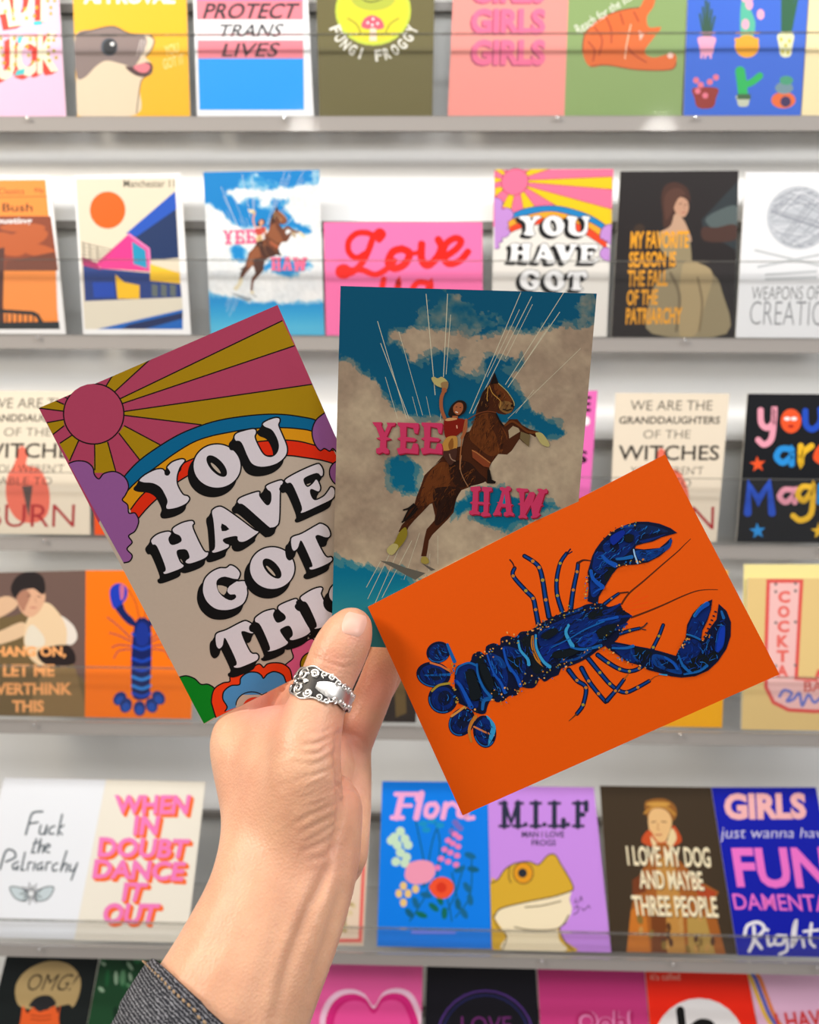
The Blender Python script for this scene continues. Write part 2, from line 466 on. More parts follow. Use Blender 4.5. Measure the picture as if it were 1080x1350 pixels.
def havegot(make, wallcopy):
    dst = [(652, 224), (809, 223), (800, 441), (648, 441)]
    c = make(homography(Q_HAVE, dst) if wallcopy else None)
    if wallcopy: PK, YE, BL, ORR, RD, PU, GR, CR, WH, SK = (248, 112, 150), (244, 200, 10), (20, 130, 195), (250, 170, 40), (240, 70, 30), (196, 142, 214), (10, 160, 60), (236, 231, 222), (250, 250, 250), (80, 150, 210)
    else: PK, YE, BL, ORR, RD, PU, GR, CR, WH, SK = (170, 62, 90), (162, 126, 4), (0, 96, 138), (212, 142, 12), (216, 42, 8), (142, 84, 142), (4, 122, 26), (186, 168, 150), (212, 202, 206), (72, 136, 186)  # held copy: same print, darker, with its shade put into the colours
    S, I, L = '', 'illustration', 'lettering'
    T = lambda p: Z(40, 390, 2.571, p)
    V = lambda p: Z(30, 380, 2.328, p)
    T1 = lambda p: Z(160, 530, 4.5, p)
    outer = [(150, 648), (164, 628), (184, 607), (212, 587), (240, 571), (271, 559), (294, 553), (316, 549.5), (338, 547), (360, 546), (380, 547), (400, 550), (414, 553), (430, 560)]
    inb = [(158, 662), (170, 645), (186, 630), (204, 617), (230, 598), (255, 583), (278, 575), (302, 570), (326, 566), (351, 564), (378, 564), (400, 566), (410, 568), (430, 574)]
    ino = [(172, 672), (186, 654), (210, 632), (232, 616), (254, 605), (280, 596), (306, 589), (324, 585), (342, 582), (360, 580.5), (373, 580), (388, 581), (400, 583), (415, 587), (440, 594)]
    inr = [(176, 694), (183, 683), (196, 668), (210, 655), (232, 637), (256, 623), (280, 614), (304, 608), (340, 602), (378, 600.5), (400, 603), (425, 607), (444, 613), (452, 618)]
    c.poly(S, [(51, 538), (366, 402), (438, 565)] + outer[::-1] + [(130, 690), (126, 683)], PK)
    for w in (T([(318, 392), (955, 300), (1000, 390), (1010, 420), (960, 430), (870, 405), (780, 402), (680, 412), (580, 437), (318, 405)]), T([(302, 350), (855, 84), (896, 169), (312, 365)]), T([(250, 312), (280, 268), (412, 210), (284, 327)]),
              T([(318, 440), (440, 505), (370, 555), (300, 465)]), T([(218, 497), (262, 495), (292, 600), (214, 600)]), T([(165, 488), (133, 560), (98, 500), (145, 470)]), T([(115, 440), (76, 470), (56, 430), (112, 420)]), T([(112, 391), (27, 380), (78, 352), (114, 368)]), T([(205, 300), (203, 302), (217, 294), (222, 300)])):
        c.poly(S, w, YE)
    for a, b in (((318, 392), (955, 300)), ((318, 405), (580, 437)), ((302, 350), (855, 84)), ((312, 365), (896, 169)), ((253, 312), (280, 268)), ((284, 327), (412, 210)), ((318, 440), (440, 505)), ((300, 465), (370, 555)), ((218, 497), (219, 591)), ((262, 495), (291, 600)),
                 ((165, 488), (133, 560)), ((145, 470), (100, 500)), ((115, 440), (76, 470)), ((112, 420), (56, 430)), ((112, 391), (27, 380)), ((114, 368), (78, 352)), ((130, 350), (108, 338)), ((222, 302), (222, 292))):
        c.line(S, T([a, b]), 1.7, K)
    c.ell(S, 123.6, 545.6, 39.8, 39.8, PK); c.line(S, ellipse(123.6, 545.6, 39.8, 39.8, 0, 48), 1.8, K, closed=True)
    # clip the sun to the sheet: it just touches the top edge
    c.poly(I, outer + inb[::-1], BL); c.poly(I, inb + ino[::-1], ORR); c.poly(I, ino + inr[::-1], RD)
    for a in (outer, inb, ino, inr): c.line(I, a, 1.8, K, smooth=True)
    lc = V([(138, 535), (165, 530), (195, 533), (215, 550), (220, 572), (234, 585), (250, 568), (285, 563), (315, 582), (325, 610), (315, 635), (306, 650), (322, 665), (326, 690), (345, 690), (356, 715), (345, 745), (325, 760), (336, 780), (320, 800), (336, 820), (328, 838), (305, 846)])
    lc[0] = (90.5, 611); lc[-1] = (163, 742)
    c.poly(I, spline(lc, False, 3), PU); c.line(I, lc, 1.8, K, smooth=True)
    rc = V([(930, 380), (900, 405), (888, 440), (895, 475), (912, 498), (926, 492), (942, 500), (952, 492), (965, 505)]) + [(462, 620)]
    c.poly(I, spline(rc[:-1], False, 3) + [(453, 599)], PU); c.line(I, rc[:-1], 1.8, K, smooth=True)
    rc2 = [(455, 606), (442, 609), (435, 618), (436, 630), (446, 640), (472, 642)]
    c.poly(I, spline(rc2, False, 3), PU); c.line(I, rc2, 1.8, K, smooth=True)
    # flowers and bush along the foot
    U = lambda p: Z(225, 840, 5.4, p)
    gb = U([(58, 286), (110, 275), (170, 295), (215, 335), (265, 335), (310, 362), (330, 400), (330, 560)])
    c.poly('flowers', gb + [(269, 954)], GR); c.line('flowers', gb, 1.8, K, smooth=True)
    pf = U([(865, 300), (835, 240), (800, 215), (830, 185), (873, 145), (862, 80), (930, 50), (1000, 10), (1040, 20), (1120, -30), (1250, -40), (1330, 60), (1300, 200), (1000, 330)])
    c.sp('flowers', pf, (248, 120, 160) if wallcopy else (216, 92, 132)); c.line('flowers', pf, 1.8, K, True, True); c.ell('flowers', 414, 876, 18, 17, YE); c.line('flowers', ellipse(414, 876, 18, 17), 1.8, K, closed=True)
    rf = U([(322, 575), (300, 500), (290, 450), (310, 370), (370, 327), (420, 316), (425, 280), (470, 262), (560, 230), (620, 192), (645, 198), (662, 215), (690, 190), (740, 182), (800, 190), (850, 230), (866, 300), (850, 350), (700, 480), (500, 590)])
    rf = [(x, min(y, 955 - .5 * (x - 269) - 1)) for x, y in rf]
    c.poly('flowers', rf, RD if wallcopy else (226, 58, 14)); c.line('flowers', rf[:17], 1.8, K, smooth=True)
    bf = U([(385, 530), (402, 495), (372, 440), (380, 385), (430, 345), (490, 337), (500, 290), (550, 252), (610, 250), (645, 270), (662, 292), (690, 262), (740, 245), (800, 270), (822, 330), (700, 420), (480, 530)])
    bf = [(x, min(y, 955 - .5 * (x - 269) - 1)) for x, y in bf]
    c.poly('flowers', bf, SK); c.line('flowers', bf[:15], 1.8, K, smooth=True)
    e = [(x, min(y, 955 - .5 * (x - 269) - .5)) for x, y in ellipse(332, 930, 21, 18)]; c.poly('flowers', e, CR); c.line('flowers', e[14:28], 1.5, K)
    e = [(x, min(y, 955 - .5 * (x - 269) - .5)) for x, y in ellipse(336, 933, 16, 14)]; c.poly('flowers', e, (200, 50, 20) if not wallcopy else RD)
    # letters
    T2 = lambda p: Z(180, 590, 4, p)
    T3 = lambda p: Z(250, 680, 5.4, p)
    T4 = lambda p: Z(260, 760, 5.684, p)
    def el(f, cx, cy, a, b, r, n=30): return f(ellipse(cx, cy, a, b, r, n))
    glyphs = [
        (T1([(103, 465), (140, 430), (200, 400), (240, 395), (258, 408), (262, 428), (276, 432), (286, 418), (278, 402), (270, 385), (300, 355), (345, 338), (372, 338), (378, 352), (350, 388), (333, 440), (335, 490), (366, 545), (395, 556), (406, 576), (385, 605), (330, 630), (275, 638), (262, 620), (270, 590), (255, 550), (228, 508), (185, 485), (130, 480)]), []),
        (el(T1, 568, 380, 143, 132, 0), [(el(T1, 566, 380, 80, 38, 47), el(T1, 560, 392, 42, 9, 47))]),
        (T1([(668, 205), (690, 180), (770, 158), (798, 163), (802, 185), (795, 210), (820, 268), (850, 312), (890, 322), (920, 300), (931, 260), (918, 212), (890, 168), (850, 150), (836, 130), (860, 110), (910, 92), (938, 95), (942, 115), (935, 140), (960, 200), (984, 262), (982, 310), (950, 350), (900, 377), (830, 388), (775, 370), (745, 322), (718, 258), (700, 235), (676, 232)]), []),
        (T2([(75, 487), (110, 455), (165, 440), (186, 452), (172, 482), (188, 510), (232, 494), (226, 468), (195, 452), (190, 425), (240, 395), (292, 384), (306, 400), (300, 425), (354, 538), (380, 550), (375, 575), (340, 596), (280, 615), (255, 606), (262, 590), (276, 578), (264, 545), (240, 540), (215, 550), (232, 600), (252, 620), (243, 636), (200, 655), (150, 670), (138, 656), (150, 635), (106, 525), (84, 515)]), []),
        (T2([(395, 345), (402, 325), (430, 310), (462, 316), (540, 370), (620, 430), (645, 440), (638, 456), (580, 495), (545, 500), (530, 486), (524, 470), (462, 484), (470, 502), (490, 510), (485, 530), (440, 550), (405, 558), (395, 545), (411, 520), (404, 400)]), [(T2([(450, 400), (490, 430), (450, 441)]), None)]),
        (T2([(530, 285), (548, 262), (620, 235), (650, 232), (652, 256), (688, 300), (706, 282), (706, 240), (690, 225), (680, 206), (700, 190), (760, 170), (776, 182), (768, 200), (760, 218), (755, 380), (738, 416), (710, 425), (688, 414), (570, 310), (542, 300)]), []),
        (T2([(780, 175), (800, 155), (870, 118), (950, 85), (972, 92), (986, 120), (984, 148), (970, 153), (950, 138), (892, 160), (886, 180), (902, 204), (928, 186), (945, 165), (960, 177), (972, 212), (960, 235), (922, 222), (922, 248), (942, 274), (985, 255), (1008, 228), (1025, 205), (1045, 217), (1047, 250), (1028, 277), (950, 315), (880, 346), (862, 342), (868, 312), (820, 198), (794, 192)]), []),
        (T3([(90, 520), (105, 450), (150, 400), (210, 370), (260, 368), (290, 348), (332, 366), (362, 405), (354, 442), (342, 462), (380, 460), (422, 468), (424, 492), (412, 512), (414, 560), (390, 620), (340, 655), (270, 675), (190, 668), (130, 625), (100, 575)]), [(T3([(190, 482), (205, 448), (250, 432), (310, 447), (350, 452), (340, 464), (285, 500), (268, 535), (290, 560), (322, 558), (332, 580), (300, 602), (255, 588), (208, 545)]), T3([(200, 494), (262, 506), (264, 530), (245, 564), (210, 538)]))]),
        (el(T3, 588, 372, 163, 153, 0), [(el(T3, 587, 375, 88, 44, 48), el(T3, 578, 392, 48, 9, 48))]),
        (T3([(718, 172), (735, 145), (800, 122), (900, 65), (935, 52), (982, 76), (1004, 120), (998, 150), (970, 158), (930, 145), (908, 142), (906, 165), (968, 282), (1010, 290), (1020, 312), (1000, 335), (940, 365), (875, 387), (850, 380), (852, 362), (868, 343), (802, 195), (788, 192), (775, 230), (745, 254), (724, 232)]), []),
        (T4([(133, 455), (150, 420), (220, 395), (340, 334), (382, 335), (426, 365), (436, 400), (425, 425), (400, 430), (348, 414), (340, 435), (400, 562), (445, 575), (463, 597), (452, 628), (400, 655), (320, 686), (278, 686), (270, 668), (290, 640), (216, 480), (204, 478), (195, 520), (165, 546), (140, 520)]), []),
        (T4([(428, 325), (440, 300), (500, 260), (570, 242), (586, 255), (574, 290), (602, 340), (655, 318), (652, 290), (622, 265), (602, 238), (620, 210), (700, 175), (742, 164), (756, 180), (750, 212), (834, 370), (855, 385), (850, 420), (800, 455), (720, 481), (690, 474), (694, 456), (710, 440), (708, 408), (685, 374), (640, 390), (628, 410), (668, 470), (686, 492), (668, 517), (600, 550), (540, 566), (518, 556), (540, 530), (472, 372), (436, 345)]), []),
        (T4([(770, 165), (786, 140), (860, 95), (920, 77), (942, 88), (936, 112), (935, 140), (992, 252), (1020, 262), (1015, 310), (960, 375), (890, 396), (873, 386), (890, 356), (824, 210), (790, 190)]), []),
        (T4([(985, 150), (990, 100), (1020, 60), (1080, 40), (1140, 50), (1150, 100), (1110, 118), (1080, 150), (1120, 180), (1170, 200), (1186, 250), (1160, 310), (1080, 345), (1030, 320), (1035, 270), (1090, 255), (1060, 215), (1010, 190)]), [])]
    for pts, cn in glyphs:
        sm = spline(pts, True, 4)
        for j in range(7, 0, -1):
            q = [(x - 0.85 * j, y + 1.55 * j) for x, y in sm]
            c.poly(L, q, K)
            if j == 7: c.line(L, q, 2, K, closed=True)
        c.poly(L, sm, WH); c.line(L, sm, 2.0, K, closed=True)
        for hole in cn:
            if hole[0]: c.poly(L, spline(hole[0], True, 2), K)
            if hole[1]: c.poly(L, spline(hole[1], True, 2), CR)
    return c.done()

def yeehaw(make, wallcopy):
    dst = [(268, 227), (421, 224), (428, 443), (278, 441)]
    c = make(homography(Q_YEE, dst) if wallcopy else None)
    Y = lambda p: Z(430, 360, 2.92, p)
    blues = [Y([(0, 0), (1100, 0), (1100, 190), (1040, 185), (900, 200), (800, 215), (740, 230), (700, 200), (640, 215), (600, 250), (520, 210), (430, 215), (330, 210), (240, 225), (230, 260), (310, 290), (330, 350), (420, 290), (520, 310), (490, 370), (540, 400), (610, 400), (600, 330), (640, 320), (700, 330), (740, 310), (745, 350), (700, 390), (720, 420), (760, 470), (800, 540), (900, 580), (935, 612), (870, 632), (800, 600), (700, 560), (600, 570), (540, 570), (440, 560), (320, 560), (250, 512), (225, 430), (150, 390), (120, 350), (60, 322), (0, 318)]),
             Y([(228, 760), (240, 712), (300, 700), (352, 760), (345, 800), (350, 840), (270, 852), (245, 800)]), Y([(520, 880), (560, 830), (700, 840), (900, 890), (760, 960), (680, 1000), (610, 960), (550, 930), (505, 955), (485, 900)]), Y([(0, 1080), (60, 1100), (120, 1125), (250, 1150), (400, 1180), (600, 1200), (1000, 1220), (1000, 1500), (0, 1500)])]
    wisp = [Y([(330, 130), (450, 95), (600, 120), (650, 180), (560, 220), (430, 225), (340, 230)]), Y([(960, 120), (1060, 90), (1060, 190), (980, 170)])]
    hi = np.array([(0, 128, 200), (20, 150, 214), (110, 200, 226), (226, 230, 232), (246, 246, 244)]) if wallcopy else np.array([(0, 76, 106), (0, 118, 148), (84, 150, 144), (146, 126, 106), (184, 166, 138)])  # held sky and clouds darkened in colour for the card's shade
    hi = hi.astype(float)
    Hinv = np.linalg.inv(c.H) if wallcopy else None
    def paint(u, v, x, y):
        if Hinv is not None:
            w = Hinv @ np.stack([x.ravel(), y.ravel(), np.ones(x.size)]); x, y = (w[0] / w[2]).reshape(u.shape), (w[1] / w[2]).reshape(u.shape)
        acc = np.zeros(u.shape)
        for k in range(3):
            wx = (fbm(x / 22, y / 22, 3 + k) - .5) * 34 + (fbm(x / 5, y / 5, 40 + k) - .5) * 9
            wy = (fbm(x / 22, y / 22, 13 + k) - .5) * 34 + (fbm(x / 5, y / 5, 50 + k) - .5) * 9
            m = np.zeros(u.shape, bool)
            for b in blues: m |= inside(b, x + wx, y + wy)
            acc += m / 3.0
            if k == 0:
                ws = np.zeros(u.shape, bool)
                for b in wisp: ws |= inside(b, x + wx * 1.6, y + wy * 1.6)
        n = fbm(x / 14, y / 14, 21)
        acc = np.where(ws, acc * np.clip(1.25 - n * 1.3, 0.15, 1), acc)
        low = np.clip((v - .2) / .8, 0, 1)[..., None]
        blue = hi[0] * (1 - low) + hi[1] * low
        teal = np.clip((v - .80) / .15, 0, 1)[..., None]
        blue = blue * (1 - teal * .7) + hi[2] * teal * .7
        sh = np.clip((fbm(x / 40, y / 40, 61) - .25) * 1.6 + (v - .5) * .5, 0, 1)[..., None]
        cloud = hi[3] * (1 - sh) + hi[4] * sh
        cloud = cloud * (0.93 + 0.14 * fbm(x / 6, y / 6, 71)[..., None])
        a = acc[..., None]
        return blue * a + cloud * (1 - a)
    if wallcopy: c.grid('', 90, 126, paint)
    else: c.grid('', 260, 370, paint)
    I, L = 'illustration', 'lettering'
    ln = (244, 240, 226) if wallcopy else (192, 186, 160)
    for a, b, w in (((385, 80), (420, 470), .9), ((468, 80), (452, 400), .9), ((480, 160), (462, 390), .7), ((198, 185), (310, 560), .8), ((210, 270), (320, 560), .8), ((280, 225), (372, 548), .6), ((228, 400), (275, 560), .6), ((332, 475), (352, 550), .5), ((386, 475), (402, 555), .5), ((750, 75), (552, 540), .8), ((792, 90), (565, 540), .8), ((745, 140), (620, 400), .6), ((795, 120), (690, 330), .6), ((915, 75), (690, 430), .8), ((900, 150), (700, 440), .8),
                    ((860, 200), (715, 420), .5), ((980, 290), (700, 560), .5), ((800, 450), (730, 540), .5), ((445, 500), (440, 570), .8), ((210, 1110), (155, 1210), .7), ((255, 1060), (160, 1255), .7), ((290, 1040), (180, 1290), .7), ((330, 1030), (215, 1250), .7), ((360, 1000), (300, 1180), .5), ((430, 1010), (430, 1120), .5), ((400, 1080), (395, 1150), .5)):
        p, q = Y([a, b]); c.line(I, [p, q], w, ln)
    A, B, D = (lambda p: Z(480, 480, 7.2, p)), (lambda p: Z(580, 480, 6.75, p)), (lambda p: Z(490, 600, 6.75, p))
    if wallcopy: H1, H2, H3, HK, CRM, RED, SKIN, TAN, PINK, PINKD = (110, 62, 40), (146, 86, 54), (74, 42, 32), (34, 24, 22), (226, 214, 180), (200, 70, 60), (226, 160, 130), (226, 190, 140), (244, 112, 150), (200, 60, 100)
    else: H1, H2, H3, HK, CRM, RED, SKIN, TAN, PINK, PINKD = (66, 30, 10), (96, 48, 16), (40, 18, 8), (20, 12, 8), (170, 158, 100), (118, 22, 8), (150, 84, 50), (176, 126, 56), (192, 52, 92), (140, 22, 46)  # held rider and horse palette carries the card's shade in its colours
    c.poly(I, D([(75, 940), (170, 950), (300, 1000), (480, 1050), (440, 1075), (390, 1110), (310, 1070), (200, 1005)]), (92, 88, 78) if not wallcopy else (150, 160, 168)); c.poly(I, D([(450, 965), (500, 985), (570, 1020), (530, 1030)]), (92, 84, 74) if not wallcopy else (150, 150, 150))
    horse = B([(488, 72), (520, 165), (600, 240), (660, 340), (665, 385), (640, 430), (580, 450), (520, 440), (500, 425), (530, 490), (570, 545), (620, 490), (690, 490), (730, 540), (800, 580), (880, 600), (850, 650), (800, 620), (790, 735), (735, 690), (710, 665), (640, 770), (600, 805), (520, 800), (460, 880), (440, 920), (450, 980), (465, 1030), (500, 1045), (490, 1062), (420, 1060), (400, 1040), (340, 1045)]) + \
        D([(870, 285), (800, 312), (760, 370), (740, 450), (730, 510), (680, 570), (600, 650), (540, 710), (510, 760), (500, 830), (488, 900), (440, 900), (455, 830), (470, 740), (490, 660), (560, 580), (565, 540), (540, 430), (520, 435), (440, 520), (380, 580), (330, 640), (300, 700), (240, 680), (270, 620), (300, 590), (268, 596), (300, 545), (330, 490), (280, 490), (380, 440), (400, 370), (440, 270), (470, 180), (560, 90), (630, 30)]) + \
        A([(650, 985), (740, 880), (800, 800), (930, 780), (960, 650), (1000, 640)]) + B([(270, 590), (300, 540), (315, 470), (330, 380), (380, 250), (440, 180), (470, 110)])
    c.poly(I, horse, H1)
    c.poly(I, B([(610, 590), (650, 550), (700, 570), (715, 600), (650, 640), (618, 662)]), (158, 140, 112) if not wallcopy else (236, 238, 238))
    # modelled patches on the coat
    c.sp(I, D([(560, 100), (640, 60), (700, 100), (690, 250), (620, 330), (560, 400), (480, 450), (430, 440), (440, 340), (480, 220)]), H2); c.sp(I, D([(560, 300), (700, 280), (790, 300), (750, 400), (720, 500), (600, 620), (560, 600), (580, 500), (550, 400)]), H3)
    c.sp(I, D([(700, 60), (860, 60), (960, 160), (1020, 230), (860, 280), (760, 280), (700, 180)]), H3); c.sp(I, B([(330, 480), (430, 430), (520, 520), (600, 640), (560, 760), (460, 820), (340, 740), (260, 640)]), H2)
    c.sp(I, B([(430, 440), (500, 480), (560, 580), (600, 700), (540, 760), (500, 640), (450, 540)]), H1); c.sp(I, B([(340, 380), (380, 260), (430, 200), (440, 320), (430, 400), (350, 430)]), H3)
    c.sp(I, B([(470, 180), (520, 180), (600, 260), (640, 330), (560, 340), (520, 290)]), H2); c.sp(I, B([(530, 340), (600, 330), (650, 360), (640, 420), (590, 440), (530, 400)]), (120, 84, 44) if not wallcopy else H2)
    nh = 40 if wallcopy else 1
    if nh == 1:
        hb = D([(470, 190), (560, 100), (680, 60), (860, 60), (1000, 200), (860, 280), (760, 360), (600, 420), (430, 440), (440, 300)]); c.hatch(I, hb, 130, -60, 9, 1.0, [H1, H2, H3, (84, 42, 14), (110, 60, 22)])
        c.hatch(I, B([(300, 480), (440, 430), (520, 480), (600, 620), (600, 780), (460, 860), (250, 740), (220, 640)]), 130, -70, 9, 1.0, [H1, H2, H3, (84, 42, 14), (116, 62, 24)]); c.hatch(I, B([(340, 420), (390, 250), (470, 180), (520, 170), (640, 320), (600, 420), (500, 410)]), 60, -70, 7, .9, [H1, H2, H3, (120, 76, 36)])
        c.hatch(I, D([(550, 330), (760, 320), (720, 500), (600, 620), (560, 620), (580, 520)]), 50, 110, 9, 1.0, [H1, H3, (30, 14, 6), (60, 28, 10)]); c.hatch(I, D([(420, 330), (540, 380), (520, 430), (420, 520), (350, 600), (300, 640)]), 40, 125, 8, .9, [H1, H2, H3])
    c.poly(I, B([(488, 72), (520, 165), (450, 180)]), HK); c.ell(I, *B([(528, 282)])[0], 2, 1.4, HK); c.ell(I, *B([(642, 370)])[0], 1.6, 2, HK); c.line(I, B([(560, 400), (600, 412), (640, 398)]), 1.4, HK); c.line(I, B([(520, 170), (600, 245), (655, 330), (662, 370)]), .9, CRM, smooth=True)
    c.line(I, B([(440, 190), (470, 260), (540, 330), (530, 390)]), 1, TAN, smooth=True); c.line(I, B([(430, 200), (420, 300), (425, 330)]), 1, TAN, smooth=True)
    c.line(I, B([(500, 430), (420, 420), (340, 440), (250, 490)]), 1.2, (110, 56, 28), smooth=True); c.line(I, B([(500, 440), (540, 520), (570, 550)]), 2, HK, smooth=True)
    c.poly(I, B([(285, 760), (320, 770), (450, 870), (440, 920), (390, 910), (290, 830)]), (120, 56, 28) if not wallcopy else (170, 90, 60)); c.line(I, B([(285, 765), (330, 790), (450, 880)]), 1, (170, 110, 60))
    c.poly(I, B([(425, 930), (445, 940), (465, 1030), (500, 1045), (490, 1062), (420, 1060)]), HK)
    c.line(I, B([(580, 545), (640, 510), (700, 540), (780, 600), (850, 610)]), 3, H2, smooth=True); c.sp(I, B([(850, 612), (900, 610), (940, 650), (975, 712), (960, 735), (905, 712), (870, 660)]), CRM); c.poly(I, B([(720, 600), (806, 630), (790, 737), (712, 660)]), (104, 88, 58) if not wallcopy else (190, 170, 140))
    c.sp(I, D([(300, 640), (320, 700), (290, 770), (240, 830), (190, 885), (145, 870), (140, 830), (200, 780), (245, 690)]), CRM if wallcopy else (128, 112, 28)); c.sp(I, D([(140, 830), (195, 785), (240, 810), (190, 885), (145, 870)]), CRM); c.sp(I, D([(450, 905), (490, 905), (512, 950), (480, 968), (440, 950)]), CRM if wallcopy else (150, 132, 60))
    for q in ([(390, 440), (330, 490), (280, 590)], [(400, 450), (350, 520), (300, 580)], [(380, 430), (330, 470), (280, 488)], [(410, 470), (350, 540), (268, 598)]): c.line(I, D(q), 2, HK, smooth=True)
    # rider
    c.line(I, A([(762, 250), (735, 320), (735, 420), (765, 510)]), 4.6, SKIN, smooth=True); c.sp(I, A([(640, 135), (665, 120), (700, 135), (740, 120), (790, 160), (800, 195), (770, 225), (710, 215), (665, 185)]), CRM); c.sp(I, A([(730, 180), (790, 165), (800, 200), (785, 240), (745, 235)]), (140, 110, 70) if not wallcopy else (200, 180, 140)); c.ell(I, *A([(762, 248)])[0], 3.4, 3.4, SKIN)
    c.sp(I, A([(800, 480), (815, 420), (850, 370), (900, 342), (955, 355), (975, 400), (960, 450), (930, 480), (880, 500), (830, 505)]), (34, 18, 10)); c.sp(I, A([(850, 400), (890, 365), (935, 375), (940, 430), (905, 480), (865, 470), (848, 440)]), SKIN); c.line(I, A([(868, 452), (892, 460)]), 1.2, (226, 210, 190)); c.line(I, A([(872, 408), (885, 405)]), .9, HK); c.line(I, A([(908, 412), (922, 412)]), .9, HK)
    c.poly(I, A([(840, 490), (890, 490), (890, 540), (835, 540)]), SKIN); c.sp(I, A([(760, 540), (800, 510), (900, 515), (960, 530), (970, 600), (930, 640), (860, 690), (780, 700), (760, 620)]), RED); c.sp(I, A([(768, 530), (800, 512), (870, 510), (880, 525), (800, 540)]), (190, 140, 90) if not wallcopy else (240, 220, 200))
    c.line(I, A([(970, 530), (965, 620), (930, 700)]), 3.6, SKIN, smooth=True); c.line(I, A([(880, 580), (884, 610)]), 1.6, (210, 150, 120)); c.sp(I, A([(730, 790), (780, 700), (850, 680), (885, 700), (880, 800), (800, 830), (735, 830)]), TAN); c.sp(I, A([(800, 760), (840, 700), (850, 780), (820, 820)]), (130, 80, 30) if not wallcopy else (190, 150, 100))
    c.sp(I, A([(735, 830), (800, 820), (880, 800), (870, 900), (820, 960), (770, 900)]), (64, 36, 26)); c.line(I, A([(810, 850), (830, 900), (870, 920)]), 1.4, (140, 110, 90), smooth=True)
    c.line(I, A([(960, 540), (935, 680), (915, 860), (910, 1000)]), 1.4, (150, 90, 50), smooth=True); c.line(I, D([(800, 0), (790, 120), (820, 210), (860, 280)]), 1.1, (140, 100, 70), smooth=True)
    # western lettering
    def letter(f, polys, sh):
        for k in (2, 1):
            for p in polys: c.poly(L, [(x + .7 * k, y + .8 * k) for x, y in f(p)], PINKD)
        for p in polys: c.poly(L, f(p), PINK)
    yy = [[(80, 550), (170, 550), (165, 580), (195, 650), (225, 580), (215, 555), (302, 556), (290, 585), (262, 590), (215, 690), (262, 710), (212, 722), (210, 790), (236, 810), (236, 845), (205, 850), (175, 835), (145, 850), (116, 842), (116, 800), (150, 790), (156, 720), (115, 702), (152, 692), (112, 590), (96, 580)]]
    def ee(o): return [[(o + 0, 553), (o + 200, 560), (o + 205, 600), (o + 190, 660), (o + 162, 655), (o + 150, 605), (o + 85, 592), (o + 82, 690), (o + 160, 700), (o + 180, 712), (o + 160, 735), (o + 80, 730), (o + 76, 795), (o + 130, 808), (o + 150, 750), (o + 190, 752), (o + 200, 800), (o + 195, 852), (o + 80, 842), (o + 40, 850), (o + 10, 855), (o - 8, 800), (o + 25, 790), (o + 28, 722), (o - 6, 708), (o + 28, 690), (o + 22, 595), (o + 3, 580)]]
    letter(A, yy, 0); letter(A, ee(318), 0)
    e2 = [[(x, y) if x < 745 else (745, y) for x, y in ee(545)[0]]]; letter(A, e2, 0)
    Fh = lambda p: Z(600, 620, 7.714, p)
    letter(Fh, [[(155, 168), (255, 160), (262, 200), (236, 212), (234, 318), (292, 322), (294, 218), (272, 205), (275, 165), (375, 172), (375, 208), (346, 216), (342, 322), (356, 334), (340, 346), (335, 428), (358, 440), (358, 462), (320, 465), (290, 470), (262, 458), (268, 430), (290, 420), (290, 348), (234, 342), (228, 412), (252, 424), (250, 450), (200, 445), (170, 452), (142, 438), (145, 412), (170, 405), (176, 338), (150, 328), (178, 312), (182, 216), (158, 204)]], 0)
    letter(Fh, [[(455, 172), (480, 168), (510, 178), (530, 160), (556, 162), (570, 180), (566, 202), (548, 210), (566, 340), (590, 348), (570, 360), (575, 420), (600, 440), (596, 464), (555, 455), (520, 466), (494, 458), (498, 428), (520, 420), (515, 372), (470, 370), (452, 410), (468, 430), (462, 458), (430, 452), (392, 458), (384, 444), (400, 424), (440, 330), (422, 325), (448, 318), (478, 210), (458, 196)], ], 0)
    c.poly(L, Fh([(505, 240), (514, 340), (482, 338)]), hi[1])
    letter(Fh, [[(622, 182), (650, 178), (690, 184), (740, 186), (746, 212), (704, 220), (700, 330), (745, 240), (760, 220), (800, 218), (815, 235), (790, 330), (855, 215), (838, 204), (836, 188), (870, 184), (900, 196), (930, 184), (942, 204), (936, 230), (912, 234), (878, 345), (898, 350), (872, 362), (850, 430), (870, 446), (830, 478), (775, 485), (770, 470), (786, 456), (770, 350), (715, 450), (735, 470), (728, 490), (690, 480), (650, 485), (642, 470), (662, 450), (662, 350), (638, 340), (662, 328), (650, 220), (624, 206)]], 0)
    return c.done()

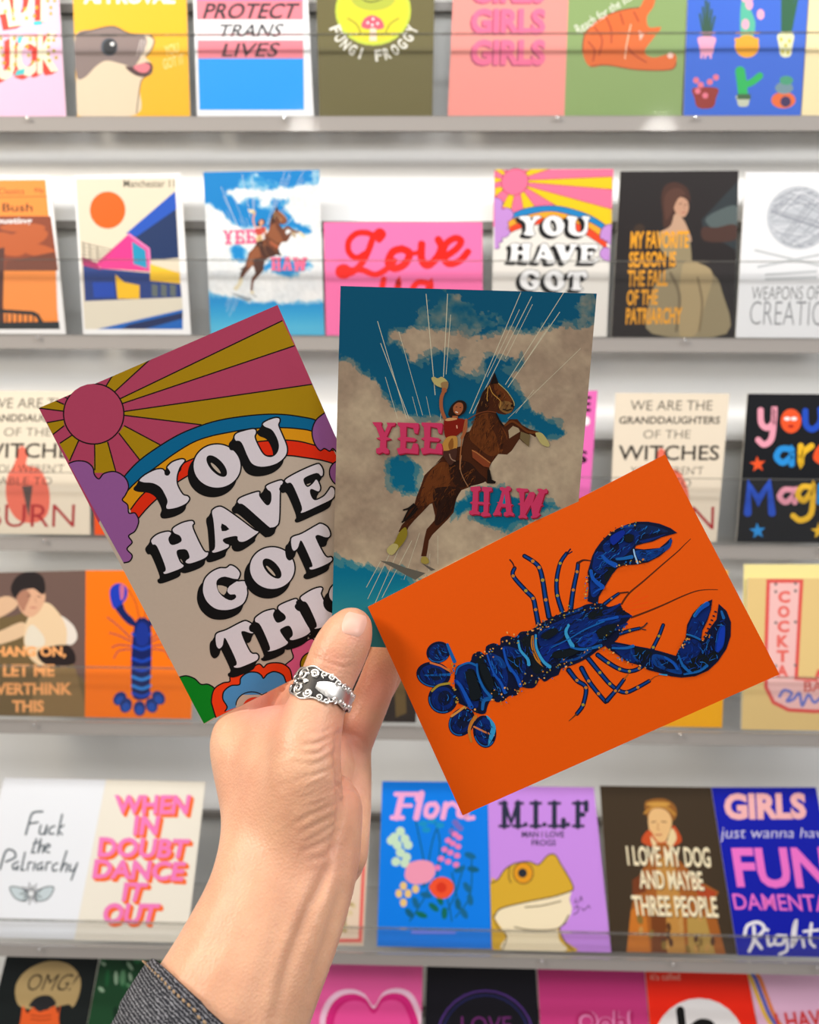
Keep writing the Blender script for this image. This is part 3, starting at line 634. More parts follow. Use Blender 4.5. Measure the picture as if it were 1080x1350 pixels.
def lobster_hero(make):
    c = make(None)
    I = 'illustration'
    L1, L2, L3, L4 = (lambda p: Z(540, 820, 5.4, p)), (lambda p: Z(660, 700, 5.4, p)), (lambda p: Z(760, 680, 6.75, p)), (lambda p: Z(780, 770, 5.4, p))
    N, DK, B1, B2, B3, LT, OG, BR, YG = (5, 14, 44), (10, 18, 24), (3, 32, 98), (5, 54, 124), (14, 84, 152), (44, 136, 186), (176, 108, 34), (84, 34, 8), (150, 128, 40)
    def leg(f, pts, w, tips=True):
        c.line(I, f(pts), w + 1.2, (6, 14, 34), smooth=True, taper=(1, .75)); c.line(I, f(pts), w * .55, B2, smooth=True, taper=(1, .7))
        for p in f(pts)[1:-1]: c.ell(I, p[0], p[1], w * .36, w * .34, random.choice([OG, YG]))
    # antennae
    c.line(I, L3([(400, 790), (470, 690), (600, 580), (760, 440), (900, 320), (960, 260), (1018, 205)]), 1.9, BR, smooth=True, taper=(1.5, .5)); c.line(I, L4([(280, 240), (400, 195), (520, 145), (640, 90), (740, 52), (820, 40), (900, 40)]), 1.9, BR, smooth=True, taper=(1.5, .5))
    for q in ([(410, 800), (500, 740), (570, 670)], [(420, 815), (530, 760), (640, 710)], [(430, 825), (540, 790), (640, 770)], [(430, 830), (520, 835), (650, 815)]): c.line(I, L3(q), 1.6, (220, 70, 4), smooth=True, taper=(.4, 1))
    # walking legs
    leg(L2, [(270, 665), (250, 560), (232, 480), (180, 425), (90, 320), (100, 265)], 6.2); c.line(I, L2([(100, 265), (88, 232), (64, 202)]), 2, (60, 24, 20), smooth=True)
    leg(L2, [(345, 610), (322, 490), (300, 350), (275, 260), (230, 215), (170, 178)], 6.6); leg(L2, [(440, 575), (405, 460), (400, 350), (425, 230), (470, 160)], 5.8); c.line(I, L2([(470, 165), (500, 126)]), 2, N); c.line(I, L2([(470, 170), (512, 146)]), 1.6, N)
    leg(L2, [(500, 550), (518, 420), (545, 290), (552, 232)], 6); c.line(I, L2([(555, 228), (590, 208), (640, 212)]), 3.6, (60, 24, 16), smooth=True, taper=(1, .4))
    leg(L4, [(45, 505), (120, 560), (200, 605), (270, 620), (340, 600), (400, 540), (440, 450), (480, 370), (510, 292)], 5.6); leg(L4, [(-30, 520), (60, 630), (130, 710), (190, 755), (250, 770), (330, 735), (410, 690)], 5.8); c.line(I, L4([(410, 690), (450, 660), (486, 648)]), 1.5, (130, 60, 20), taper=(1, .4))
    leg(L4, [(-70, 600), (-20, 690), (50, 780), (100, 838)], 6.2); leg(L4, [(110, 830), (170, 760), (230, 680)], 5.5)
    G = lambda p: Z(460, 580, 1.862, p)
    leg(G, [(540, 565), (560, 590), (582, 608), (575, 650), (560, 672)], 6); c.line(I, G([(560, 672), (540, 690)]), 2, (90, 50, 20), taper=(1, .4)); c.line(I, L4([(230, 680), (262, 640)]), 1.6, (150, 80, 20))
    # tail fan
    for cx, cy, a, b, r in ((205, 215, 86, 76, -20), (170, 375, 122, 92, 8), (238, 545, 106, 108, 20), (372, 712, 88, 108, 35), (535, 780, 82, 116, -8)):
        p = L1(ellipse(cx, cy, a, b, r, 30)); c.poly(I, p, N); c.poly(I, L1(ellipse(cx, cy, a * .78, b * .78, r)), B1 if (cx + cy) % 2 else (4, 28, 86)); c.poly(I, L1(ellipse(cx + 12, cy - 4, a * .45, b * .5, r)), (8, 20, 50)); c.line(I, L1(ellipse(cx, cy, a * .9, b * .9, r, 30)[4:15]), 1.6, B3 if cx > 150 else B2, smooth=True)
    c.line(I, L1([(105, 380), (180, 378), (285, 374)]), 3.4, B3, taper=(.4, 1)); c.line(I, L1([(160, 490), (210, 450), (285, 436)]), 3, YG, smooth=True); c.line(I, L1([(440, 850), (425, 780), (440, 720), (470, 675)]), 5, OG, smooth=True, taper=(.6, 1)); c.line(I, L1([(460, 745), (530, 780), (600, 806)]), 2.4, (190, 110, 60)); c.line(I, L1([(300, 670), (350, 635), (390, 605)]), 3, (190, 130, 60)); c.line(I, L1([(150, 290), (220, 310), (290, 350)]), 2.6, (190, 100, 50))
    c.line(I, L1([(270, 160), (290, 210), (320, 280)]), 5, B3, taper=(.7, 1)); c.sp(I, L1([(545, 665), (580, 690), (612, 740), (606, 800), (560, 880), (570, 800), (580, 740)]), LT); c.sp(I, L1([(520, 680), (570, 700), (575, 760), (530, 750)]), B1); c.line(I, L1([(200, 180), (230, 250), (260, 260)]), 3, B2, smooth=True)
    # abdomen
    ab = L1([(320, 400), (345, 310), (430, 285), (450, 232), (500, 208), (540, 235), (545, 175), (600, 150), (645, 165), (650, 115), (700, 97), (755, 110), (790, 70), (850, 62), (900, 35), (960, 10), (1080, -40), (1080, 330), (1010, 395), (960, 425), (930, 402), (890, 465), (830, 470), (790, 460), (765, 520), (710, 525), (670, 560), (620, 570), (585, 545), (555, 600), (540, 650), (490, 650), (400, 600), (340, 560)])
    c.poly(I, spline(ab, True, 3), N)
    for q, cl in (([(330, 400), (360, 320), (460, 300), (500, 420), (570, 530), (500, 560), (480, 610), (400, 580)], B1), ([(400, 350), (460, 340), (500, 450), (520, 540), (440, 560), (420, 460)], DK), ([(470, 290), (520, 260), (570, 360), (640, 500), (590, 540), (540, 480)], DK), ([(550, 230), (630, 240), (690, 340), (700, 430), (660, 500), (600, 370)], B1), ([(590, 245), (650, 250), (690, 320), (640, 320)], B2),
                  ([(660, 180), (760, 190), (800, 240), (830, 330), (780, 440), (720, 330)], B1), ([(700, 250), (800, 250), (780, 380), (730, 330)], DK), ([(800, 130), (880, 90), (900, 220), (960, 330), (900, 370), (850, 290)], DK)): c.sp(I, L1(q), cl)
    for q, w, cl in (([(330, 370), (350, 320), (420, 290), (480, 310)], 3, B3), ([(330, 420), (370, 460), (410, 540), (440, 600)], 8, (6, 44, 130)), ([(480, 300), (490, 380), (530, 470), (580, 530)], 5, B2), ([(520, 620), (530, 560), (570, 545)], 6, B3), ([(555, 235), (600, 360), (650, 430), (680, 500)], 5, (4, 40, 130)), ([(670, 190), (700, 300), (760, 380), (790, 450)], 6, (6, 48, 140)), ([(775, 135), (790, 200), (840, 260), (850, 300)], 4.5, LT), ([(890, 80), (890, 170), (930, 260), (990, 325)], 6, B3), ([(872, 100), (870, 170), (905, 270), (985, 335)], 2.4, OG), ([(700, 240), (760, 245), (810, 235)], 2.5, B2)): c.line(I, L1(q), w, cl, smooth=True, taper=(.6, 1))
    # carapace
    cp = L2([(225, 730), (250, 690), (290, 655), (360, 620), (450, 580), (560, 545), (620, 520), (720, 515), (770, 540), (850, 520), (870, 560), (930, 600), (905, 640), (870, 690), (850, 740), (810, 790), (720, 830), (640, 890), (560, 935), (480, 965), (400, 985), (330, 990), (280, 930), (240, 840)])
    c.poly(I, spline(cp, True, 3), N)
    for q, cl in (([(270, 720), (420, 640), (520, 600), (600, 580), (540, 640), (470, 680), (440, 760), (300, 830)], B1), ([(290, 740), (380, 690), (410, 720), (330, 770)], DK), ([(480, 690), (620, 610), (820, 600), (850, 640), (740, 680), (560, 770), (500, 800)], B1), ([(620, 590), (720, 560), (770, 580), (700, 620), (640, 630)], DK), ([(690, 700), (800, 660), (820, 690), (760, 750), (700, 760)], DK), ([(360, 870), (480, 840), (560, 850), (500, 890), (400, 910)], DK), ([(280, 850), (400, 800), (470, 790), (500, 830), (380, 860), (330, 940)], (4, 32, 110)), ([(560, 770), (660, 720), (700, 770), (640, 820), (560, 820)], (6, 44, 130))): c.sp(I, L2(q), cl)
    for q, w, cl in (([(485, 670), (465, 720), (490, 780), (510, 815)], 6, LT), ([(500, 825), (560, 840), (640, 835), (715, 815)], 4, B3), ([(350, 830), (480, 770), (600, 700), (740, 640), (830, 620)], 2.2, B2), ([(620, 730), (625, 765), (645, 785)], 2.2, B2), ([(700, 640), (770, 625), (830, 612)], 4, B3), ([(250, 740), (255, 830), (300, 920), (350, 965)], 5, B3), ([(232, 745), (240, 840), (280, 930)], 2.2, OG), ([(430, 930), (540, 910), (640, 850)], 4, B2), ([(450, 600), (520, 580), (580, 550)], 3, B2)): c.line(I, L2(q), w, cl, smooth=True, taper=(.6, 1))
    for q in ([(850, 520), (790, 560), (740, 580)], [(930, 605), (850, 610), (790, 620)], [(900, 660), (840, 690), (800, 700)]): c.line(I, L2(q), 5, B1, smooth=True, taper=(.5, 1.2))
    for k in range(3): c.line(I, L2([(830 + k * 18, 572 + k * 14), (870 + k * 14, 552 + k * 14)]), 1.6, (20, 14, 12))
    leg(L2, [(740, 520), (790, 480), (840, 445)], 4); c.line(I, L2([(840, 442), (912, 434)]), 1.8, (60, 30, 20)); leg(L2, [(850, 730), (920, 708), (990, 692)], 4.6); c.line(I, L2([(990, 692), (1020, 680), (1046, 652)]), 1.8, (50, 40, 40)); c.line(I, L2([(990, 694), (1036, 704)]), 1.4, (50, 40, 40))
    # upper claw
    ar = L3([(120, 430), (100, 500), (110, 640), (100, 760), (190, 790), (200, 720), (260, 620), (320, 520), (370, 460), (420, 440), (540, 432), (640, 412), (740, 360), (800, 310), (845, 250), (845, 190), (800, 235), (740, 285), (600, 298), (520, 290), (530, 265), (600, 245), (680, 228), (760, 190), (830, 170), (898, 152), (840, 110), (740, 70), (640, 52), (540, 52), (450, 76), (360, 115), (290, 160), (220, 230), (170, 300), (140, 360)])
    c.poly(I, ar, N)
    for q, cl in (([(240, 260), (330, 180), (430, 110), (520, 120), (560, 180), (500, 280), (420, 360), (330, 380), (260, 330)], B1), ([(420, 190), (460, 160), (510, 170), (500, 230), (440, 235)], DK), ([(540, 80), (680, 90), (820, 140), (700, 150), (560, 160)], (6, 30, 70)), ([(560, 220), (680, 195), (800, 160), (700, 205), (600, 240)], B1), ([(530, 310), (640, 305), (760, 280), (830, 240), (760, 330), (640, 400), (560, 390), (535, 350)], B2), ([(170, 330), (250, 330), (330, 440), (250, 520), (150, 480), (150, 400)], B1), ([(250, 460), (340, 470), (300, 540), (260, 590)], DK), ([(130, 560), (200, 600), (220, 650), (170, 720), (130, 700)], (4, 40, 116)), ([(300, 250), (360, 220), (380, 300), (320, 330)], N)): c.sp(I, L3(q), cl)
    for q, w, cl in (([(235, 360), (270, 400), (345, 440)], 7, B3), ([(360, 385), (420, 380), (490, 365)], 5, B3), ([(130, 490), (150, 560), (230, 630)], 6, B3), ([(150, 690), (190, 660), (240, 640)], 3, B2), ([(510, 300), (520, 350), (545, 420)], 2.4, (140, 180, 216)), ([(760, 320), (820, 280), (840, 220)], 4, B2), ([(400, 105), (440, 95), (500, 92)], 4, B2)): c.line(I, L3(q), w, cl, smooth=True, taper=(.7, 1))
    # lower claw
    ar = L4([(160, 410), (290, 435), (400, 455), (500, 480), (600, 510), (640, 430), (670, 380), (680, 290), (720, 210), (780, 145), (860, 108), (850, 180), (825, 260), (790, 330), (780, 395), (800, 400), (830, 330), (890, 250), (905, 140), (960, 190), (992, 270), (990, 370), (960, 460), (900, 550), (830, 615), (740, 655), (640, 665), (560, 655), (480, 630), (400, 610), (350, 580), (260, 555), (180, 500), (110, 455), (90, 430)])
    c.poly(I, ar, N)
    for q, cl in (([(140, 430), (280, 450), (320, 500), (300, 560), (220, 520)], B1), ([(440, 500), (540, 520), (620, 580), (640, 640), (540, 620), (440, 570)], B2), ([(480, 540), (560, 550), (600, 600), (540, 600)], N), ([(690, 300), (740, 210), (830, 140), (840, 200), (790, 310), (770, 380), (690, 350)], B1), ([(640, 440), (720, 390), (780, 430), (760, 500), (680, 570), (630, 510)], B1), ([(900, 320), (950, 300), (940, 440), (880, 490)], (8, 56, 150)), ([(820, 400), (880, 300), (900, 220), (940, 240), (900, 330), (860, 430)], N), ([(700, 540), (800, 500), (900, 480), (830, 580), (720, 620)], DK), ([(310, 455), (400, 470), (430, 500), (360, 560), (320, 540)], DK)): c.sp(I, L4(q), cl)
    for q, w, cl in (([(735, 225), (775, 175), (822, 140)], 6, LT), ([(680, 358), (720, 370), (770, 392)], 2.6, LT), ([(620, 510), (650, 580), (700, 625)], 4, B3), ([(660, 640), (760, 620), (820, 580)], 4, B3), ([(925, 195), (940, 240)], 4, B3), ([(150, 455), (240, 455), (295, 440)], 4, B3), ([(280, 460), (290, 500), (330, 550)], 3, B2), ([(520, 520), (580, 560), (610, 600)], 4, B3), ([(480, 640), (540, 648)], 2, LT)): c.line(I, L4(q), w, cl, smooth=True, taper=(.7, 1))
    for k in range(8): p = L4([(800 + k * 13, 410 - k * 30)])[0]; c.line(I, [p, (p[0] - 3.2, p[1] - 1.2)], 2, N)
    BS = [(4, 28, 92), (4, 44, 128), (8, 64, 150), (6, 20, 60), (10, 16, 34), (20, 96, 170)]
    c.hatch(I, L2([(270, 720), (450, 600), (600, 540), (740, 540), (860, 560), (860, 680), (720, 820), (600, 880), (420, 950), (320, 950), (260, 840)]), 170, -27, 9, 1.3, BS)
    for q in ([(345, 400), (430, 310), (500, 420), (560, 530), (480, 600), (400, 560)], [(520, 260), (640, 240), (700, 400), (680, 500), (600, 500)], [(660, 180), (800, 130), (880, 160), (900, 330), (780, 440), (700, 330)]): c.hatch(I, L1(q), 60, 62, 9, 1.3, BS)
    for cx, cy, a, b, r in ((205, 215, 70, 62, -20), (170, 375, 100, 74, 8), (238, 545, 88, 88, 20), (372, 712, 72, 88, 35), (535, 780, 66, 95, -8)): c.hatch(I, L1(ellipse(cx, cy, a, b, r)), 24, r + 60, 7, 1.2, BS)
    c.hatch(I, L3([(160, 340), (300, 180), (440, 100), (600, 80), (800, 130), (560, 230), (480, 290), (330, 420), (240, 580), (150, 700), (130, 500)]), 110, -40, 9, 1.3, BS); c.hatch(I, L3([(540, 310), (740, 300), (830, 230), (760, 340), (640, 400), (550, 400)]), 24, -20, 8, 1.2, BS)
    c.hatch(I, L4([(150, 430), (400, 470), (600, 530), (680, 380), (700, 290), (840, 140), (770, 400), (900, 260), (970, 240), (980, 380), (900, 530), (740, 640), (560, 640), (300, 560)]), 150, 100, 9, 1.3, BS, 40)
    for f, q, w in ((L2, [(485, 670), (465, 720), (490, 780), (512, 818)], 5.5), (L2, [(500, 825), (560, 842), (640, 835), (715, 815)], 3.6), (L2, [(360, 830), (480, 770), (600, 700), (740, 640)], 2), (L2, [(700, 640), (770, 625), (830, 612)], 4), (L2, [(252, 740), (256, 830), (300, 920), (350, 965)], 4.5), (L1, [(775, 135), (790, 200), (840, 260), (850, 300)], 4.5), (L1, [(480, 300), (490, 380), (530, 470), (580, 530)], 4), (L1, [(330, 370), (350, 320), (420, 290), (480, 310)], 2.6), (L1, [(670, 190), (700, 300), (760, 380), (790, 450)], 4.5), (L1, [(555, 235), (600, 360), (650, 430), (680, 500)], 4), (L1, [(340, 420), (370, 460), (410, 540), (440, 600)], 6),
                    (L3, [(235, 360), (270, 400), (345, 440)], 6), (L3, [(130, 490), (150, 560), (230, 630)], 6), (L3, [(365, 385), (420, 378), (490, 365)], 5), (L3, [(150, 690), (190, 660), (240, 640)], 3), (L4, [(735, 225), (775, 175), (822, 140)], 6), (L4, [(680, 358), (720, 370), (770, 392)], 2.6), (L4, [(620, 510), (650, 580), (700, 625)], 4), (L4, [(660, 640), (760, 620), (820, 580)], 3.5), (L4, [(150, 455), (240, 455), (295, 440)], 4), (L4, [(520, 520), (580, 560), (610, 600)], 4)):
        c.line(I, f(q), w, random.choice([B3, B3, LT, (10, 70, 160)]), smooth=True, taper=(.5, 1))
    for f, q, cl in ((L4, [(910, 330), (945, 310), (935, 430), (885, 480)], (8, 50, 160)), (L3, [(300, 190), (400, 130), (430, 160), (330, 260)], (4, 34, 130)), (L1, [(500, 330), (540, 300), (600, 430), (570, 480)], DK), (L2, [(290, 740), (380, 690), (410, 720), (330, 770)], DK), (L2, [(690, 700), (800, 660), (820, 690), (760, 750), (700, 760)], DK), (L2, [(370, 870), (480, 845), (555, 852), (500, 888), (400, 905)], DK), (L3, [(425, 190), (460, 165), (508, 175), (498, 225), (445, 232)], DK), (L1, [(400, 360), (455, 350), (495, 450), (510, 530), (440, 550), (420, 460)], DK)): c.sp(I, f(q), cl)
    # knobbly ochre specks along the shell edges
    def specks(f, path, n, spread, s=1.5):
        path = spline(path, False, 8)
        for _ in range(n):
            x, y = path[RNG.randint(len(path))]; x += RNG.normal() * spread; y += RNG.normal() * spread
            p = f([(x, y)])[0]; c.ell(I, p[0], p[1], s * RNG.uniform(.4, 1.1), s * RNG.uniform(.35, .8), random.choice([OG, YG, (210, 150, 80), B3, (26, 70, 110), (24, 28, 30)]), RNG.uniform(0, 180))
    specks(L1, [(470, 240), (590, 190), (700, 130), (800, 100), (900, 50), (980, 10)], 60, 22); specks(L1, [(620, 530), (730, 490), (850, 430), (960, 380), (1060, 320)], 60, 24); specks(L1, [(310, 290), (300, 380), (320, 480), (350, 570), (450, 620), (510, 640)], 26, 12, 2)
    specks(L2, [(240, 700), (340, 650), (450, 590), (560, 550), (700, 540)], 46, 14); specks(L2, [(420, 940), (560, 910), (690, 800), (800, 700), (860, 690)], 34, 16); specks(L3, [(100, 520), (90, 620), (80, 740)], 22, 10); specks(L3, [(230, 220), (320, 150), (430, 90), (540, 70)], 18, 10); specks(L3, [(380, 440), (460, 420), (600, 405)], 18, 10); specks(L4, [(620, 480), (650, 430), (690, 390)], 16, 10); specks(L4, [(100, 450), (200, 520), (280, 560), (420, 605)], 22, 10); specks(L4, [(790, 400), (840, 350)], 8, 8, 1.2)
    return c.done()
# ------------------------------------------------------------------ cards on the racks
def WC(row, quad, base, label, cat='greeting card', stack=0.0, name='greeting_card', H=None, foot=0, group=None, thick=0.0012):
    p0, n, zf = ROWP[row]
    grp = group or {1: 'cards on the top rack', 2: 'cards on the second rack', 3: 'cards on the third rack', 4: 'cards on the fourth rack',
           5: 'cards on the fifth rack', 6: 'cards on the lowest rack'}[row]
    tl, tr, br, bl = quad
    quad = [tl, tr, (br[0], br[1] + foot), (bl[0], bl[1] + foot)]
    return Card(name, p0 + n.normalized() * stack * (1 if n.y < 0 else -1), n, quad, base, WALL_K, label, cat, grp, thick, MAT_CARD, H, zfoot=zf + 0.0009)

# --- top rack
def top_rack():
    c = WC(1, [(-78, -62), (74, -62), (88, 157), (-66, 158)], (246, 200, 230), 'pale pink card with red and cream spotted lettering at left end of top rack', foot=9, stack=.001)
    for ln, (y0, y1), x0, x1 in (('LADY', (-38, 34), -27, 72), ('LUCK', (46, 102), -24, 77)):
        for k in range(7):
            c.text('lettering', ln, [(x0 - 1.3 * k, y0 + 8 + .8 * k), (x1 - 1.3 * k, y0 - 6 + .8 * k), (x1 - 1.3 * k, y1 - 8 + .8 * k), (x0 - 1.3 * k, y1 + 8 + .8 * k)], (240, 44, 12), 0.04)
        c.text('lettering', ln, [(x0, y0 + 8), (x1, y0 - 6), (x1, y1 - 8), (x0, y1 + 8)], (253, 245, 215), 0.04)
    c.poly('lettering', [(44, 28), (55, 27), (56, 33), (44, 34)], (60, 200, 205)); c.poly('lettering', [(22, 93), (33, 90), (32, 98), (19, 100)], (60, 200, 205))
    c.poly('lettering', [(23, 49), (31, 48), (27, 58), (23, 57)], (60, 200, 205))
    for x, y in [(7, 15), (17, 14), (18, 25), (33, 12), (35, 24), (48, 10), (45, 21), (67, 10), (67, 18), (63, 1), (72, 1), (1, 51), (2, 63), (4, 73), (5, 83), (12, 91), (20, 85), (21, 74), (20, 62), (19, 51),
                 (40, 52), (48, 52), (36, 62), (38, 73), (43, 82), (51, 79), (64, 46), (64, 53), (64, 62), (64, 71), (65, 80), (73, 47), (71, 53), (71, 67), (74, 76)]:
        c.ell('lettering', x, y, 2.3, 2.6, (190, 170, 10))
    c.done()
    c = WC(1, [(94, -62), (244, -62), (251, 151), (102, 152)], (252, 186, 18), 'yellow card with a grey and cream seal barking on the top rack', foot=9)
    c.text('lettering', 'APPROVAL', (110, -14, 231, 5), W, 0.04); c.text('upper_lettering', 'SEAL OF', (120, -48, 226, -24), W, 0.04)
    c.sp('illustration', [(99, 47), (125, 40), (150, 36), (170, 44), (192, 46), (203, 52), (200, 65), (192, 75), (200, 84), (200, 95), (188, 104), (184, 118), (180, 151), (103, 152), (101, 100)], (235, 214, 184))
    c.sp('illustration', [(100, 47), (125, 39), (150, 35), (168, 43), (188, 46), (194, 56), (186, 74), (176, 88), (160, 84), (140, 80), (126, 88), (112, 102), (101, 100)], (140, 122, 118))
    c.line('illustration', [(99, 47), (125, 39), (150, 35), (170, 44), (192, 46), (203, 52), (200, 65), (192, 75)], 1.6, (70, 58, 58), smooth=True)
    c.line('illustration', [(201, 88), (199, 97), (188, 104), (184, 118), (180, 150)], 1.4, (90, 74, 66), smooth=True)
    c.sp('illustration', [(165, 88), (178, 88), (192, 82), (200, 84), (201, 92), (192, 101), (178, 99)], (80, 50, 52)); c.sp('illustration', [(176, 88), (190, 83), (198, 87), (194, 95), (184, 95)], (240, 128, 140))
    for dx in (0, 5, 10): c.line('illustration', [(186 + dx * .6, 52), (180 + dx, 74)], 1, (225, 215, 210))
    c.ell('illustration', 144, 62, 11, 12, (70, 78, 90)); c.ell('illustration', 145, 62, 9, 10, (16, 22, 30)); c.ell('illustration', 148, 58, 2.6, 2.6, W)
    c.text('small_lettering', 'YOU\nGOT IT', [(212, 62), (240, 54), (243, 84), (216, 92)], (252, 226, 140), 0.01)
    c.done()
    c = WC(1, [(253, -62), (403, -62), (414, 149), (260, 151)], (248, 248, 250), 'white bordered flag card with pink and blue stripes and italic lettering on top rack', foot=9, stack=.001)
    def X(f, y):                                  # inner edge of the border at height y
        l = 256 + (262 - 256) * (y + 60) / 205 + 1; r = 399 + (2) * (y + 60) / 205
        return l if f == 0 else r
    for y0, y1, cl in ((-56, -30, (0, 158, 245)), (-30, 0, (250, 130, 145)) if False else (-56, 0, (60, 120, 215)), (0, 26, (240, 132, 146)), (53, 77, (240, 132, 146)), (77, 145, (0, 158, 250))):
        c.poly('stripes', [(X(0, y0), y0), (X(1, y0), y0), (X(1, y1), y1), (X(0, y1), y1)], cl)
    c.text('lettering', 'PROTECT', [(267, 4), (390, 4), (388, 25), (267, 25)], (38, 36, 42), 0.02, 6)
    c.text('lettering', 'TRANS', [(286, 32), (371, 31), (368, 49), (286, 49)], (38, 36, 42), 0.012, 5)
    c.text('lettering', 'LIVES', [(292, 57), (366, 56), (364, 75), (292, 75)], (38, 36, 42), 0.012, 5)
    c.done()
    c = WC(1, [(416, -62), (574, -62), (570, 148), (421, 148)], (104, 96, 52), 'olive green card with a round yellow frog mushroom badge on the top rack', foot=9)
    c.ell('illustration', 492, 14, 50, 46, (200, 215, 60)); c.ell('illustration', 492, 14, 46, 42, (225, 214, 40)); c.ell('illustration', 492, -4, 30, 18, (180, 190, 60))
    c.line('illustration', [(476, -3), (484, 2), (494, 2), (505, -2)], 1.5, (60, 66, 30), smooth=True)
    for s in (-1, 1): c.line('illustration', [(492 + s * 34, 24), (492 + s * 22, 32), (492 + s * 16, 44)], 1.5, (120, 118, 30), smooth=True)
    c.sp('illustration', [(477, 36), (480, 25), (491, 20), (503, 26), (506, 37), (492, 39)], (238, 90, 110)); c.poly('illustration', [(488, 37), (496, 37), (497, 54), (487, 54)], (240, 214, 190))
    for x, y in ((485, 30), (492, 25), (498, 31), (491, 33)): c.ell('illustration', x, y, 1.6, 1.6, W)
    word = 'FUNGI FROGGY'
    for i, ch in enumerate(word):
        if ch == ' ': continue
        a = math.radians(158 - 136 * i / (len(word) - 1)); x, y = 493 + 55 * math.cos(a), 18 + 56 * math.sin(a)
        k = .3 if ch == 'I' else 1.0; tx, ty = math.sin(a) * k, -math.cos(a) * k
        c.text('lettering', ch, [(x - tx * 4.4 - ty * 0 - math.cos(a) * 8, y - ty * 4.4 - math.sin(a) * 8), (x + tx * 4.4 - math.cos(a) * 8, y + ty * 4.4 - math.sin(a) * 8), (x + tx * 4.4 + math.cos(a) * 7, y + ty * 4.4 + math.sin(a) * 7), (x - tx * 4.4 + math.cos(a) * 7, y - ty * 4.4 + math.sin(a) * 7)], (240, 238, 225), 0.03)
    c.done()
    c = WC(1, [(600, -62), (752, -62), (744, 150), (590, 149)], (240, 150, 140), 'salmon pink card with GIRLS repeated in stacked pink letters on top rack', foot=9)
    for k, y in enumerate((-74, -32, 9, 50)):
        for j in range(3): c.text('lettering', 'GIRLS', [(622 - j, y - 20 + j + 22), (720 - j, y - 20 + j + 22), (719 - j, y + 14 + j + 22), (621 - j, y + 14 + j + 22)], (170, 70, 100), 0.045)
        c.text('lettering', 'GIRLS', [(622, y + 2), (720, y + 2), (719, y + 36), (621, y + 36)], (238, 110, 150), 0.045)
    c.done()
    c = WC(1, [(752, -62), (909, -62), (898, 152), (744, 150)], (138, 165, 100), 'sage green card with a ginger cat curled up licking itself on top rack', foot=9)
    c.sp('illustration', [(768, 68), (771, 46), (786, 28), (805, 18), (826, 12), (843, 10), (852, -6), (864, -8), (862, 8), (853, 22), (856, 36), (872, 36), (862, 50), (850, 68), (862, 76), (888, 70), (892, 82), (884, 92), (840, 92), (800, 86), (778, 88)], (222, 104, 36))
    for q in ([(784, 36), (794, 52), (790, 72)], [(800, 24), (806, 40), (806, 56)], [(818, 18), (822, 32)], [(776, 55), (784, 66), (782, 80)], [(836, 16), (842, 28)], [(826, 60), (836, 72), (852, 82)]):
        c.line('illustration', q, 2.2, (176, 66, 20), smooth=True)
    c.line('illustration', [(768, 68), (771, 46), (786, 28), (805, 18), (826, 12), (843, 10)], 1.4, (120, 50, 20), smooth=True)
    c.line('illustration', [(778, 88), (800, 86), (840, 92), (884, 92), (892, 82)], 1.4, (120, 50, 20), smooth=True)
    c.poly('illustration', [(842, 40), (850, 44), (844, 54)], (245, 190, 170)); c.ell('illustration', 884, 73, 4, 4, (245, 205, 190)); c.line('illustration', [(832, 32), (826, 60), (824, 78)], 1.2, (250, 214, 180))
    c.text('lettering', 'Reach for the stars', [(757, 34), (838, -16), (842, -6), (763, 46)], (240, 240, 225), 0.0)
    c.done()
    c = WC(1, [(909, -62), (1070, -62), (1055, 153), (901, 152)], (52, 104, 214), 'blue card with six potted cacti and succulents on the top rack', foot=9, stack=.001)
    def pot(cx, y0, y1, w, col):
        c.sp('illustration', [(cx - w, y0), (cx + w, y0), (cx + w * .9, (y0 + y1) / 2), (cx + w * .6, y1), (cx - w * .6, y1), (cx - w * .9, (y0 + y1) / 2)], col, 3)
    for dx in (-7, -4, -1, 2, 5, 8): c.line('illustration', [(932 + dx * .5, 50), (932 + dx * 1.3, -2 + abs(dx) * 3)], 3, (40, 84, 66))
    pot(932, 49, 72, 11, (245, 170, 200))
    for x in (925, 930, 937): c.line('illustration', [(x, 68), (x, 76)], 3, (245, 170, 200))
    c.sp('illustration', [(978, 50), (976, 20), (980, -8), (988, -10), (990, 12), (996, 30), (992, 50)], (86, 190, 160))
    for x, y in ((983, 32), (1003, 19), (988, 6), (982, -4), (990, -6)): c.ell('illustration', x, y, 5, 7, (248, 176, 200))
    c.ell('illustration', 985, 61, 16, 15, (250, 172, 20)); c.poly('illustration', [(969, 50), (1000, 50), (1001, 55), (969, 55)], (250, 172, 20))
    for dx in (-8, -5, -1, 3, 7, 11): c.line('illustration', [(1036 + dx * .5, 46), (1040 + dx, -14 + abs(dx))], 4, (30, 96, 60))
    pot(1036, 45, 74, 10, (240, 240, 190))
    for x, y in ((1030, 52), (1036, 60), (1041, 54), (1032, 68), (1039, 69)): c.ell('illustration', x, y, 2, 3, (210, 200, 60))
    pot(930, 116, 142, 16, (150, 46, 36))
    for x, y in ((918, 106), (924, 112), (936, 108), (944, 102), (930, 126), (920, 120)): c.ell('illustration', x, y, 4, 4, (235, 120, 140))
    c.line('illustration', [(980, 126), (978, 108), (976, 94)], 13, (30, 184, 90), smooth=True); c.line('illustration', [(982, 112), (992, 108), (1002, 100)], 9, (30, 184, 90), smooth=True)
    pot(980, 126, 140, 9, (200, 205, 180)); c.poly('illustration', [(972, 124), (990, 124), (990, 131), (972, 131)], (60, 100, 60))
